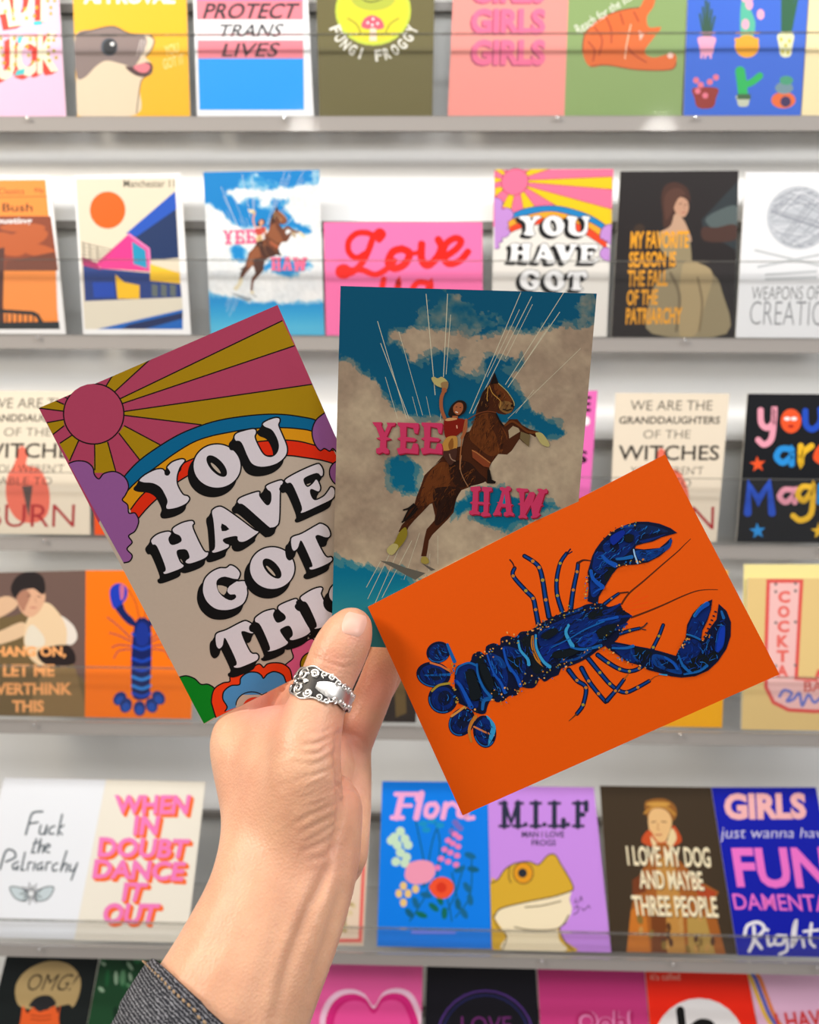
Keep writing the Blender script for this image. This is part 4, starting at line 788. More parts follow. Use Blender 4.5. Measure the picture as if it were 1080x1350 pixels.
    c.ell('illustration', 1033, 132, 16, 11, (240, 110, 50)); c.ell('illustration', 1034, 116, 12, 8, (120, 150, 160)); c.ell('illustration', 1037, 106, 9, 6, (70, 160, 120)); c.ell('illustration', 1036, 134, 7, 7, (60, 40, 90))
    c.done()
    c = WC(1, [(1071, -62), (1230, -62), (1215, 155), (1056, 154)], (252, 232, 180), 'plain cream card at the right end of the top rack', foot=9)
    c.done()
top_rack()

# --- second rack
def second_rack():
    c = WC(2, [(-90, 232), (66, 231), (87, 440), (-72, 442)], (246, 246, 246), 'white bordered orange card with dark ship silhouette at left end of second rack', foot=3)
    c.poly('picture', [(-80, 238), (60, 237), (78, 434), (-62, 434)], (252, 146, 58))
    c.poly('picture', [(-70, 285), (67, 285), (77, 357), (-66, 358)], (140, 66, 40))
    for (x, y, rx, ry, a) in ((34, 315, 30, 12, -15), (50, 330, 24, 8, 10), (10, 322, 26, 14, 20), (30, 300, 30, 6, 0)): c.ell('picture', x, y, rx, ry, (186, 92, 46), a)
    c.poly('picture', [(8, 345), (72, 332), (76, 357), (6, 360)], (110, 58, 42)); c.poly('picture', [(-66, 357), (74, 357), (76, 420), (-63, 420)], (252, 150, 70))
    c.poly('picture', [(-60, 340), (6, 326), (4, 400), (6, 434), (-62, 434)], (86, 50, 44))
    c.line('picture', [(0, 410), (30, 412), (46, 414), (54, 424), (56, 430)], 5, (34, 38, 42), smooth=True); c.poly('picture', [(-62, 426), (78, 424), (79, 434), (-62, 434)], (34, 42, 48))
    for x in range(2, 52, 7): c.line('picture', [(x, 414), (x, 426)], 2, (34, 38, 42))
    c.line('picture', [(-75, 261), (63, 259)], 1, (150, 80, 30))
    c.text('lettering', 'Classics', (-2, 248, 32, 256), (100, 50, 20), 0.0); c.text('lettering', '99p', (45, 248, 58, 256), (100, 50, 20), 0.0)
    c.text('lettering', 'Kate Bush', (-44, 268, 43, 279), (40, 24, 16), 0.01); c.text('lettering', 'Cloudbusting', (-46, 287, 42, 297), W, 0.02)
    c.done()
    c = WC(2, [(97, 231), (238, 228), (252, 441), (110, 443)], (248, 248, 248), 'white bordered card with orange sun over a bold geometric building, on second rack', foot=3)
    c.poly('picture', [(100, 236), (231, 235), (241, 434), (112, 434)], (228, 216, 192))
    c.poly('picture', [(231, 252), (236, 340), (176, 345), (170, 308)], (20, 48, 96)); c.poly('picture', [(231, 252), (233, 275), (180, 312), (166, 308)], (28, 84, 190))
    c.poly('picture', [(126, 348), (170, 308), (196, 328), (198, 358), (134, 354)], (232, 52, 140)); c.poly('picture', [(174, 318), (192, 330), (194, 354), (176, 348)], (24, 150, 190)); c.line('picture', [(170, 309), (196, 328), (198, 357)], 3, (244, 130, 190))
    c.poly('picture', [(109, 345), (134, 354), (198, 360), (238, 374), (240, 396), (112, 397)], (30, 60, 130)); c.poly('picture', [(108, 338), (126, 346), (134, 356), (109, 350)], (170, 40, 100))
    c.poly('picture', [(152, 362), (164, 372), (184, 376), (184, 394), (155, 394)], (250, 196, 30)); c.poly('picture', [(198, 348), (237, 360), (238, 374), (198, 370)], (250, 200, 40)); c.poly('picture', [(122, 372), (150, 372), (152, 392), (124, 392)], (16, 70, 180))
    for x in (200, 212, 224): c.poly('picture', [(x, 374), (x + 8, 376), (x + 8, 392), (x, 390)], (100, 110, 110))
    c.poly('picture', [(112, 397), (240, 392), (241, 408), (200, 418), (130, 434), (113, 434)], (228, 220, 200)); c.poly('picture', [(128, 434), (241, 408), (241, 434)], (14, 100, 190)); c.poly('picture', [(170, 428), (241, 412), (241, 420), (190, 434), (160, 434)], (20, 40, 90))
    for k in range(6): c.line('picture', [(107, 320 + k * 5), (150 - k * 3, 330 + k * 3.2)], 1, (60, 56, 60))
    for x in (110, 118, 128): c.line('picture', [(x, 318 + (x - 108) * .3), (x + 1, 342)], 1, (60, 56, 60))
    c.ell('picture', 142, 277, 23.5, 24.5, (255, 98, 8)); c.text('lettering', 'Manchester 11', (163, 237, 230, 247), (70, 66, 60), 0.005)
    c.done()
    # yeehaw, landscape love card
    c = yeehaw(lambda H: WC(2, [(268, 227), (421, 224), (428, 443), (278, 441)], (240, 240, 238), 'small yeehaw cowgirl card with bright blue sky standing on the second rack', stack=.001, H=H, name='postcard', foot=3), 1)
    c = WC(2, [(427, 293), (636, 293), (637, 443), (430, 443)], (252, 118, 178), 'bright pink landscape card with red script lettering, half behind the held cowgirl card', foot=3)
    R = (255, 26, 10)
    L = 'lettering'
    c.line(L, [(482, 334), (470, 340), (460, 332), (460, 318), (470, 308), (484, 307), (494, 312)], 8, R, smooth=True); c.line(L, [(500, 316), (505, 309), (500, 305), (492, 314), (486, 330), (478, 346), (466, 358), (456, 362)], 8.5, R, smooth=True); c.line(L, [(464, 356), (478, 356), (494, 362), (508, 356), (520, 344)], 8, R, smooth=True)
    c.ell(L, 453, 358, 11, 10, R)
    c.line(L, [(530, 328), (518, 332), (512, 346), (520, 354), (534, 348), (540, 334), (530, 328)], 10, R, smooth=True); c.line(L, [(536, 332), (548, 334), (556, 328)], 6, R, smooth=True)
    c.line(L, [(556, 322), (556, 342), (564, 350), (576, 340), (582, 326), (578, 316)], 10, R, smooth=True)
    c.line(L, [(588, 338), (602, 328), (608, 318), (600, 314), (588, 322), (584, 338), (592, 348), (606, 344), (617, 332)], 9, R, smooth=True)
    c.line(L, [(506, 368), (504, 384), (512, 390), (522, 384), (526, 370), (522, 392), (514, 404)], 8, R, smooth=True)
    c.line(L, [(566, 374), (552, 372), (544, 382), (550, 392), (562, 386), (568, 372), (566, 392)], 8, R, smooth=True)
    c.done()
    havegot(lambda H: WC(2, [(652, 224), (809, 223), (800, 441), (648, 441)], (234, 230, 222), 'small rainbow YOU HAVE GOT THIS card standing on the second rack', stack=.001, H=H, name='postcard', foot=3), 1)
    c = WC(2, [(818, 226), (974, 225), (968, 441), (806, 440)], (34, 28, 28), 'dark card with seated painted lady and amber condensed lettering on second rack', foot=3)
    c.poly('picture', [(925, 290), (972, 240), (971, 330), (928, 305)], (44, 52, 56)); c.sp('picture', [(930, 290), (950, 276), (972, 272), (970, 300), (948, 306)], (84, 96, 96)); c.sp('picture', [(926, 300), (945, 300), (969, 296), (970, 316), (930, 318)], (74, 48, 40))
    c.sp('picture', [(872, 262), (876, 246), (890, 240), (906, 248), (910, 264), (902, 278), (890, 292), (876, 300), (874, 282)], (70, 42, 32))
    c.sp('picture', [(888, 268), (896, 260), (906, 264), (908, 276), (902, 286), (892, 282)], (196, 150, 122)); c.sp('picture', [(868, 308), (884, 298), (890, 282), (900, 288), (908, 304), (910, 320), (880, 318)], (196, 158, 130))
    c.sp('picture', [(860, 440), (856, 400), (872, 360), (892, 350), (872, 330), (868, 306), (884, 312), (906, 308), (912, 340), (908, 352), (940, 362), (952, 384), (958, 440)], (150, 136, 104))
    c.sp('picture', [(900, 350), (924, 348), (940, 362), (930, 400), (918, 440), (896, 440)], (172, 152, 112)); c.line('picture', [(884, 360), (896, 390), (892, 436)], 4, (118, 104, 78), smooth=True); c.line('picture', [(920, 366), (926, 400), (922, 436)], 3, (130, 112, 80), smooth=True)
    c.line('picture', [(895, 269), (899, 268)], 1.2, (90, 60, 50)); c.line('picture', [(903, 270), (906, 270)], 1.2, (90, 60, 50)); c.line('picture', [(899, 280), (904, 280)], 1.3, (170, 90, 80)); c.line('picture', [(901, 270), (903, 276)], 1, (170, 124, 100)); c.sp('picture', [(876, 262), (884, 250), (896, 248), (904, 256), (894, 262), (886, 280), (878, 290)], (86, 54, 42))
    c.sp('picture', [(834, 310), (840, 296), (850, 300), (848, 330), (836, 340)], (60, 44, 32))
    for s, q in (('MY FAVORITE', [(832, 305), (909, 304), (908, 327), (831, 328)]), ('SEASON IS', [(830, 332), (892, 331), (891, 352), (829, 353)]), ('THE FALL', [(828, 356), (881, 356), (880, 377), (827, 378)]), ('OF THE', [(827, 382), (868, 381), (867, 402), (826, 403)]), ('PATRIARCHY', [(826, 406), (900, 405), (899, 427), (825, 428)])):
        c.text('lettering', s, q, (242, 166, 34), 0.03)
    c.done()
    c = WC(2, [(983, 227), (1138, 227), (1126, 446), (970, 444)], (240, 241, 243), 'white card with grey yarn ball and crossed knitting needles on second rack', foot=3)
    c.ell('illustration', 1054, 287, 43, 42, (198, 202, 208))
    for k in range(34):
        a = RNG.uniform(-.9, .6); b = RNG.uniform(-34, 34); rr = math.sqrt(max(4, 40 ** 2 - b * b)) * .95
        dx, dy = math.cos(a), math.sin(a); nx, ny = -dy, dx
        p = [(1054 + nx * b - dx * rr, 287 + ny * b - dy * rr), (1054 + nx * b * 1.15, 287 + ny * b * 1.15), (1054 + nx * b + dx * rr, 287 + ny * b + dy * rr)]
        c.line('illustration', p, 1.3, random.choice([(150, 154, 162), (226, 228, 232), (172, 176, 184)]), smooth=True)
    for q in ([(996, 330), (1080, 350)], [(1000, 352), (1080, 336)], [(1010, 362), (1076, 358)], [(1010, 368), (1076, 366)]): c.line('illustration', q, 3, (196, 200, 202))
    c.text('lettering', 'WEAPONS OF MASS', [(992, 378), (1120, 377), (1118, 395), (991, 395)], (96, 98, 100), -0.012); c.text('lettering', 'CREATION', [(990, 397), (1108, 397), (1106, 430), (988, 428)], (140, 142, 146), -0.015)
    c.done()
second_rack()

# --- third rack
def witches(c, dx, dy):
    D = (60, 54, 48)
    q = lambda x0, y0, x1, y1: [(x0 + dx, y0 + dy), (x1 + dx, y0 + dy), (x1 + dx - 1, y1 + dy), (x0 + dx - 1, y1 + dy)]
    c.sp('illustration', [(870 + dx, 591 + dy), (880 + dx, 600 + dy), (878 + dx, 616 + dy), (896 + dx, 622 + dy), (908 + dx, 650 + dy), (906 + dx, 680 + dy), (890 + dx, 692 + dy), (866 + dx, 688 + dy), (852 + dx, 664 + dy), (852 + dx, 634 + dy), (862 + dx, 614 + dy)], (242, 118, 96))
    c.poly('illustration', [(872 + dx, 644 + dy), (886 + dx, 643 + dy), (881 + dx, 686 + dy)], (96, 78, 74))
    c.text('lettering', 'WE ARE THE', q(832, 528, 940, 541), D, -0.005); c.text('lettering', 'GRANDDAUGHTERS', q(817, 549, 950, 559), D, 0.02)
    c.text('lettering', 'OF THE', q(849, 567, 911, 578), D, -0.01); c.text('lettering', 'WITCHES', q(816, 587, 949, 607), (44, 38, 34), 0.012)
    c.text('lettering', "YOU WEREN'T", q(832, 615, 928, 626), D, -0.01); c.text('lettering', 'ABLE TO', q(842, 632, 912, 642), D, -0.01); c.text('lettering', 'BURN', q(824, 668, 942, 698), (178, 44, 48), -0.005)
def third_rack():
    c = WC(3, [(-34, 515), (116, 516), (119, 711), (-24, 710)], (240, 228, 206), 'cream witches card left of the held rainbow card on the third rack'); witches(c, -843, -3); c.done()
    c = WC(3, [(121, 520), (262, 520), (270, 711), (125, 710)], (255, 88, 8), 'bright orange card mostly hidden behind the held rainbow card on third rack'); c.done()
    c = WC(3, [(630, 515), (788, 515), (774, 711), (638, 711)], (240, 112, 190), 'pink lettered card peeking out right of the held cowgirl card on third rack')
    c.text('lettering', 'LOVE', [(680, 522), (780, 522), (779, 543), (680, 543)], K, 0.03); c.text('small_lettering', 'WINS', [(680, 594), (775, 594), (774, 611), (680, 611)], K, 0.03); c.ell('lettering', 773, 555, 5, 6, W)
    c.done()
    c = WC(3, [(812, 518), (962, 519), (945, 712), (803, 710)], (240, 226, 204), 'cream witches card behind the top corner of the orange lobster card', stack=.001); witches(c, 0, 0); c.done()
    c = WC(3, [(986, 519), (1144, 520), (1128, 719), (971, 716)], (16, 18, 24), 'black card with multicoloured hand lettering at right end of third rack')
    L = 'lettering'
    PK, BL, OR, YE, LB = (250, 166, 186), (30, 80, 200), (250, 90, 40), (250, 196, 40), (40, 150, 230)
    c.line(L, [(1003, 541), (1004, 558), (1012, 564), (1020, 556), (1021, 540), (1018, 576), (1008, 586), (1000, 580)], 8, PK, smooth=True)
    c.ell(L, 1043, 555, 13.5, 16, OR); c.ell(L, 1038, 552, 4, 2.5, W); c.ell(L, 1047, 552, 4, 2.5, W); c.ell(L, 1043, 562, 4, 2, (180, 30, 20))
    c.line(L, [(1062, 542), (1063, 560), (1072, 566), (1082, 556), (1082, 540)], 8, BL, smooth=True)
    c.line(L, [(1042, 592), (1030, 592), (1024, 602), (1032, 610), (1043, 602), (1044, 592), (1044, 612)], 8, LB, smooth=True)
    c.line(L, [(1056, 588), (1056, 612), (1058, 598), (1070, 588)], 8, YE, smooth=True); c.line(L, [(1078, 602), (1090, 596), (1082, 590), (1076, 604), (1090, 612)], 7, OR, smooth=True)
    c.line(L, [(986, 676), (988, 640), (1000, 660), (1014, 638), (1018, 676)], 10, BL); c.line(L, [(1046, 646), (1034, 646), (1028, 655), (1036, 662), (1046, 654), (1048, 646), (1048, 662)], 7.5, PK, smooth=True)
    c.line(L, [(1068, 642), (1058, 642), (1052, 652), (1060, 660), (1070, 648), (1072, 640), (1070, 676), (1056, 686), (1046, 680)], 7.5, YE, smooth=True); c.line(L, [(1082, 640), (1080, 662)], 7, LB); c.line(L, [(1108, 644), (1096, 644), (1092, 654), (1098, 662), (1108, 660)], 7, OR, smooth=True)
    for x, y, cl in ((999, 612, OR), (999, 700, LB), (1080, 700, YE)):
        c.poly(L, [(x + (11 if i % 2 == 0 else 4.5) * math.cos(i * math.pi / 5 - .4), y + (11 if i % 2 == 0 else 4.5) * math.sin(i * math.pi / 5 - .4)) for i in range(10)], cl)
    c.done()
third_rack()
# --- fourth rack
def fourth_rack():
    c = WC(4, [(-57, 756), (113, 752), (112, 953), (-52, 951)], (112, 88, 80), 'brown painting card of a dark-haired figure in white with orange capitals, fourth rack')
    c.sp('picture', [(-50, 830), (20, 812), (40, 800), (70, 830), (90, 880), (112, 900), (112, 953), (-52, 951)], (116, 96, 62)); c.sp('picture', [(60, 880), (92, 872), (104, 900), (108, 952), (40, 952)], (138, 112, 72))
    c.sp('picture', [(-20, 800), (6, 786), (22, 792), (20, 802), (0, 814), (-20, 818)], (226, 186, 150)); c.sp('picture', [(-20, 840), (0, 832), (30, 820), (34, 836), (6, 848), (-20, 852)], (230, 196, 158))
    c.sp('picture', [(78, 812), (96, 824), (102, 840), (94, 850), (84, 844)], (236, 226, 214))
    c.sp('picture', [(34, 822), (44, 806), (60, 794), (76, 806), (88, 830), (84, 860), (66, 880), (44, 872), (32, 850)], (238, 208, 168))
    c.sp('picture', [(36, 830), (44, 824), (58, 840), (56, 852), (34, 850)], (234, 224, 204)); c.sp('picture', [(50, 858), (84, 850), (98, 860), (96, 876), (60, 876)], (40, 30, 30))
    c.sp('picture', [(22, 788), (34, 778), (54, 776), (60, 788), (52, 806), (40, 814), (28, 806)], (226, 176, 142)); c.sp('picture', [(14, 776), (22, 760), (40, 753), (56, 760), (60, 776), (56, 784), (44, 776), (28, 778), (20, 788)], (40, 32, 32))
    c.sp('picture', [(22, 788), (32, 778), (40, 784), (34, 800), (30, 806)], (180, 128, 104)); c.line('picture', [(36, 786), (41, 785)], 1.2, (90, 62, 54)); c.line('picture', [(49, 786), (54, 787)], 1.2, (90, 62, 54)); c.line('picture', [(40, 801), (48, 801)], 1.4, (190, 110, 96)); c.line('picture', [(46, 788), (48, 795)], 1.2, (196, 146, 118))
    for s, q in (('HANG ON,', (-6, 852, 87, 868)), ('LET ME', (4, 876, 72, 892)), ('OVERTHINK', (-22, 900, 95, 916)), ('THIS', (16, 923, 58, 939))): c.text('lettering', s, q, (255, 178, 110), 0.04)
    c.done()
    lob = [(113, 752), (260, 752), (252, 953), (112, 953)]
    def lobster_small():
        c = WC(4, lob, (255, 122, 6), 'small orange lobster card standing upright on the fourth rack', name='postcard')
        I = 'illustration'; N, B2, B1 = (12, 30, 96), (20, 70, 190), (50, 140, 235)
        for k, (y, dy) in enumerate(((842, -16), (846, -8), (852, -2), (856, 2))):
            for s in (-1, 1): c.line(I, [(187 + s * 14, y), (187 + s * 30, y + dy), (187 + s * (46 - 3 * k), y + dy * 1.6 + 4 * k - 3)], 1.4, (120, 60, 90), smooth=True)
        for s in (-1, 1): c.line(I, [(187 + s * 3, 818), (187 + s * 8, 795), (187 + s * 18, 776)], 1.2, (150, 60, 40), smooth=True)
        for s in (-1, 1):
            m = lambda pts: [(187 + s * (187 - x), y) for x, y in pts]
            c.sp(I, m([(180, 826), (168, 822), (154, 806), (146, 790), (146, 776), (152, 772), (160, 790), (166, 806), (176, 816)]), N); c.sp(I, m([(146, 792), (145, 778), (152, 770), (162, 770), (168, 778), (166, 790), (156, 800), (150, 802)]), (24, 60, 190)); c.sp(I, m([(158, 772), (164, 772), (163, 788), (159, 790)]), (205, 110, 150))
        c.sp(I, [(178, 822), (187, 814), (198, 822), (200, 860), (198, 900), (196, 920), (176, 920), (173, 890), (174, 850)], N)
        for y in (836, 852, 868, 880, 892, 904, 914): c.line(I, [(175, y), (187, y + 4), (198, y)], 4, random.choice([B2, B1, B2]), smooth=True)
        c.sp(I, [(180, 826), (187, 820), (195, 826), (196, 846), (187, 852), (179, 846)], (20, 50, 150))
        for x, y, a in ((158, 921, 40), (166, 930, 20), (184, 934, 0), (200, 930, -20), (209, 920, -40)): c.ell(I, x, y, 8, 10, (22, 50, 120), a); c.ell(I, x, y + 2, 5, 6, (30, 80, 180), a)
        c.done()
    lobster_small()
    c = WC(4, [(432, 755), (562, 756), (548, 954), (434, 953)], (46, 36, 32), 'dark brown card just right of the hand on the fourth rack')
    c.poly('picture', [(520, 900), (534, 890), (536, 940), (522, 946)], (110, 88, 50)); c.done()
    c = WC(4, [(796, 752), (960, 752), (952, 961), (796, 958)], (255, 182, 4), 'plain yellow card under the right half of the orange lobster card'); c.done()
    c = WC(4, [(981, 744), (1146, 744), (1130, 963), (977, 960)], (253, 238, 160), 'pale yellow card standing behind the tan neon sign card')
    c.done()
    c = WC(4, [(986, 762), (1150, 763), (1130, 964), (978, 961)], (238, 206, 138), 'tan card with a pink neon cocktail sign on the fourth rack', stack=.003)
    RED, PINK = (232, 92, 84), (252, 200, 196)
    sign = [(1013, 766), (1057, 766), (1055, 800), (1050, 894), (1076, 896), (1080, 885), (1130, 885), (1130, 935), (1075, 938), (1040, 936), (1020, 926), (1010, 906), (1010, 860)]
    c.poly('illustration', sign, PINK); c.line('illustration', sign, 5, RED, closed=True)
    for i, ch in enumerate('COCKTAIL'[:6]): c.text('lettering', ch, (1026 - i * .5, 779 + i * 19.5, 1042 - i * .5, 795 + i * 19.5), (240, 110, 100), 0.05)
    for y in (770, 780, 821, 878): c.ell('illustration', 1023, y, 2, 2, (120, 110, 110)); c.ell('illustration', 1049, y - 1, 2, 2, (120, 110, 110))
    c.text('lettering', 'BAR', (1060, 898, 1100, 912), (220, 110, 100), 0.02)
    c.line('lettering', [(1028, 918), (1034, 910), (1044, 914), (1038, 924), (1046, 922), (1054, 914), (1058, 930), (1066, 916), (1074, 926), (1086, 918), (1096, 928)], 4, (120, 130, 210), smooth=True)
    c.done()
fourth_rack()

# --- fifth rack
def fifth_rack():
    c = WC(5, [(6, 1025), (140, 1028), (97, 1243), (-48, 1240)], (244, 248, 255), 'white card with thin grey script lettering and a winged flower, fifth rack')
    D, L = (86, 98, 106), 'lettering'
    c.line(L, [(34, 1100), (38, 1086), (43, 1072), (56, 1070)], 2.8, D, smooth=True); c.line(L, [(38, 1086), (50, 1084)], 2.6, D)
    c.line(L, [(54, 1088), (52, 1098), (58, 1099), (62, 1088), (60, 1100)], 2.5, D, smooth=True); c.line(L, [(72, 1089), (66, 1092), (65, 1099), (71, 1099)], 2.5, D, smooth=True); c.line(L, [(82, 1074), (76, 1101)], 2.6, D); c.line(L, [(84, 1088), (77, 1094), (82, 1100)], 2.4, D, smooth=True)
    c.line(L, [(48, 1106), (42, 1124), (46, 1124)], 2.5, D); c.line(L, [(44, 1112), (54, 1110)], 2.2, D); c.line(L, [(54, 1106), (50, 1124), (54, 1115), (58, 1116), (56, 1124)], 2.4, D, smooth=True); c.line(L, [(60, 1119), (66, 1115), (62, 1113), (59, 1121), (65, 1124)], 2.3, D, smooth=True)
    c.line(L, [(0, 1146), (8, 1122), (18, 1122), (20, 1130), (8, 1136)], 2.8, D, smooth=True); c.line(L, [(24, 1136), (17, 1140), (18, 1146), (24, 1142), (22, 1147)], 2.5, D, smooth=True); c.line(L, [(33, 1124), (28, 1147), (32, 1147)], 2.5, D)
    c.line(L, [(36, 1147), (38, 1137), (42, 1137)], 2.4, D); c.line(L, [(46, 1137), (44, 1147)], 2.4, D); c.line(L, [(56, 1137), (49, 1141), (50, 1147), (56, 1142), (55, 1147)], 2.4, D, smooth=True); c.line(L, [(60, 1147), (62, 1137), (67, 1137)], 2.4, D); c.line(L, [(76, 1138), (70, 1141), (70, 1148), (75, 1147)], 2.4, D, smooth=True)
    c.line(L, [(88, 1122), (80, 1148), (85, 1139), (89, 1140), (87, 1149)], 2.4, D, smooth=True); c.line(L, [(93, 1140), (92, 1148), (98, 1146), (102, 1138), (94, 1160)], 2.4, D, smooth=True)
    for s in (-1, 1): c.sp('illustration', [(42 + s * 4, 1178), (42 + s * 16, 1170), (42 + s * 29, 1170), (42 + s * 22, 1184), (42 + s * 8, 1188)], (206, 220, 226)); c.line('illustration', [(42 + s * 4, 1178), (42 + s * 16, 1170), (42 + s * 29, 1170), (42 + s * 22, 1184), (42 + s * 8, 1188)], 1.4, (80, 90, 96), True, True)
    for i in range(18):
        a = i * math.pi / 9; c.line('illustration', [(41 + 3 * math.cos(a), 1178 + 3 * math.sin(a)), (41 + (11 + 4 * (i % 2)) * math.cos(a), 1178 + (11 + 4 * (i % 2)) * math.sin(a))], 1.3, (80, 84, 90))
    c.ell('illustration', 41, 1178, 4, 4, (236, 240, 244)); c.done()
    c = WC(5, [(140, 1028), (271, 1031), (246, 1245), (97, 1243)], (246, 240, 226), 'cream card with stacked pink and orange capitals beside the forearm, fifth rack', stack=.001)
    for s, q in (('WHEN', [(151, 1048), (252, 1048), (247, 1074), (151, 1073)]), ('IN', [(178, 1075), (212, 1075), (207, 1101), (175, 1101)]), ('DOUBT', [(131, 1103), (251, 1106), (245, 1132), (128, 1130)]),
                 ('DANCE', [(125, 1132), (246, 1136), (241, 1162), (121, 1158)]), ('IT', [(164, 1163), (196, 1164), (187, 1189), (160, 1188)]), ('OUT', [(138, 1190), (212, 1191), (204, 1219), (134, 1218)])):
        for j in range(5): c.text('lettering', s, [(x + 1.1 * j, y + 1.1 * j) for x, y in q], (255, 112, 40), 0.035)
        c.text('lettering', s, q, (252, 132, 200), 0.038)
    c.done()
    c = WC(5, [(372, 1030), (490, 1030), (479, 1247), (366, 1245)], (238, 214, 190), 'cream card with coral frame, just right of the wrist on the fifth rack')
    q = [(380, 1040), (484, 1040), (475, 1240), (372, 1240)]; c.line('border', q, 5, (238, 112, 104), closed=True)
    for k in range(14): c.ell('illustration', RNG.uniform(440, 468), RNG.uniform(1190, 1228), 4, 3, random.choice([(196, 170, 120), (150, 120, 80), (226, 204, 160)]), RNG.uniform(0, 90))
    c.done()
    c = WC(5, [(504, 1030), (643, 1031), (648, 1254), (497, 1251)], (0, 130, 244), 'bright blue card with pink lettering above cut garden flowers on fifth rack')
    G1, G2 = (10, 96, 130), (10, 110, 90)
    for q in ([(566, 1170), (556, 1120), (548, 1080)], [(560, 1170), (570, 1110), (580, 1084)], [(576, 1160), (580, 1110), (572, 1080)], [(556, 1170), (590, 1120), (596, 1090)], [(590, 1200), (600, 1180), (612, 1140)], [(600, 1210), (620, 1180), (622, 1130)],
              [(540, 1215), (556, 1190), (566, 1170)], [(596, 1215), (588, 1180), (570, 1160)], [(612, 1210), (602, 1180), (596, 1150)]): c.line('illustration', q, 1.8, G1, smooth=True)
    for x, y, a in ((620, 1128, 20), (606, 1146, -20), (624, 1146, 10), (616, 1170, 60), (604, 1192, 80), (612, 1204, 60), (540, 1204, 50), (556, 1206, 20), (548, 1190, 70), (562, 1180, 10), (580, 1186, 70), (586, 1204, 90), (572, 1196, 40), (620, 1186, 80)): c.ell('illustration', x, y, 8, 4, random.choice([G1, G2, (16, 104, 150)]), a)
    for x, y in ((558, 1086), (570, 1082), (580, 1088), (562, 1094)): c.ell('illustration', x, y, 6, 4, (20, 150, 210))
    for x, y in ((528, 1096), (520, 1104), (534, 1106), (524, 1114), (538, 1114), (528, 1124), (536, 1130), (522, 1136), (534, 1138), (516, 1108)): c.ell('illustration', x, y, 6, 6, (206, 236, 206))
    c.sp('illustration', [(534, 1150), (540, 1138), (556, 1134), (570, 1138), (574, 1150), (566, 1162), (548, 1166), (536, 1160)], (250, 160, 190)); c.sp('illustration', [(566, 1170), (572, 1160), (584, 1156), (596, 1162), (598, 1174), (588, 1184), (574, 1182)], (250, 86, 46)); c.ell('illustration', 582, 1170, 7, 7, (226, 56, 30))
    for k in range(16): c.ell('illustration', 596 + 9 * ((k % 3) - 1) * (0.4 + k / 16) + k * -.2 + 8 - k * .8, 1084 + k * 4, 4.2, 3.6, (246, 130, 190) if k > 3 else (120, 110, 200))
    for x, y in ((526, 1178), (532, 1168), (538, 1178), (532, 1190), (548, 1172)): c.ell('illustration', x, y, 4.5, 5.5, (246, 206, 130))
    c.poly('illustration', [(543, 1227), (601, 1228), (601, 1231), (542, 1231)], (130, 140, 250))
    L, PKc = 'lettering', (254, 176, 226)
    c.line(L, [(517, 1078), (531, 1078)], 6, PKc); c.line(L, [(523, 1078), (530, 1048)], 8, PKc); c.line(L, [(522, 1047), (550, 1047), (550, 1054)], 6, PKc); c.line(L, [(528, 1062), (542, 1062)], 5, PKc)
    c.line(L, [(556, 1046), (549, 1078)], 8, PKc); c.line(L, [(574, 1060), (564, 1062), (562, 1074), (571, 1076), (577, 1066), (573, 1060)], 6.5, PKc, smooth=True); c.line(L, [(588, 1060), (584, 1078)], 7, PKc); c.line(L, [(588, 1064), (596, 1059), (602, 1063)], 6, PKc, smooth=True)
    c.line(L, [(614, 1062), (606, 1064), (605, 1075), (613, 1075), (618, 1064), (615, 1078), (624, 1078)], 6, PKc, smooth=True)
    c.done()
    c = WC(5, [(643, 1036), (783, 1038), (806, 1257), (649, 1254)], (208, 146, 240), 'lilac card with a mustard toad below dark slab capitals on fifth rack', stack=.001)
    D = (40, 46, 70)
    def slab(ch, x0, x1, y0, y1):
        w = 6.5
        if ch == 'M': segs = [[(x0 + 5, y0), (x0 + 5, y1)], [(x1 - 5, y0), (x1 - 5, y1)], [(x0 + 5, y0 + 2), ((x0 + x1) / 2, y1 - 6), (x1 - 5, y0 + 2)]]; ser = [(x0 - 1, x0 + 11), (x1 - 11, x1 + 1)]; top = [(x0 - 1, x0 + 8), (x1 - 8, x1 + 1)]
        elif ch == 'I': segs = [[((x0 + x1) / 2, y0), ((x0 + x1) / 2, y1)]]; ser = top = [(x0, x1)]
        elif ch == 'L': segs = [[(x0 + 7, y0), (x0 + 7, y1)], [(x1 - 1, y1 - 9), (x1 - 1, y1)]]; ser = [(x0, x1 + 1)]; top = [(x0, x0 + 14)]
        else: segs = [[(x0 + 6, y0), (x0 + 6, y1)], [(x1 - 1, y0), (x1 - 1, y0 + 10)], [(x0 + 6, (y0 + y1) / 2), (x1 - 5, (y0 + y1) / 2)]]; ser = [(x0, x0 + 13)]; top = [(x0, x1)]
        for s in segs: c.line('lettering', s, w, D)
        for a, b in ser: c.line('lettering', [(a, y1 - 1), (b, y1 - 1)], 4, D)
        for a, b in top: c.line('lettering', [(a, y0 + 1), (b, y0 + 1)], 4, D)
    slab('M', 660, 688, 1058, 1090); slab('I', 700, 713, 1058, 1090); slab('L', 724, 744, 1058, 1090); slab('F', 756, 774, 1058, 1090)
    for x in (693, 718, 749): c.ell('lettering', x, 1087, 3, 3, D)
    c.text('lettering', 'MAN I LOVE', (688, 1096, 744, 1104), D, 0.02); c.text('lettering', 'FROGS', (701, 1107, 733, 1115), D, 0.02)
    YE, CR, OL = (222, 176, 50), (252, 236, 200), (92, 74, 40)
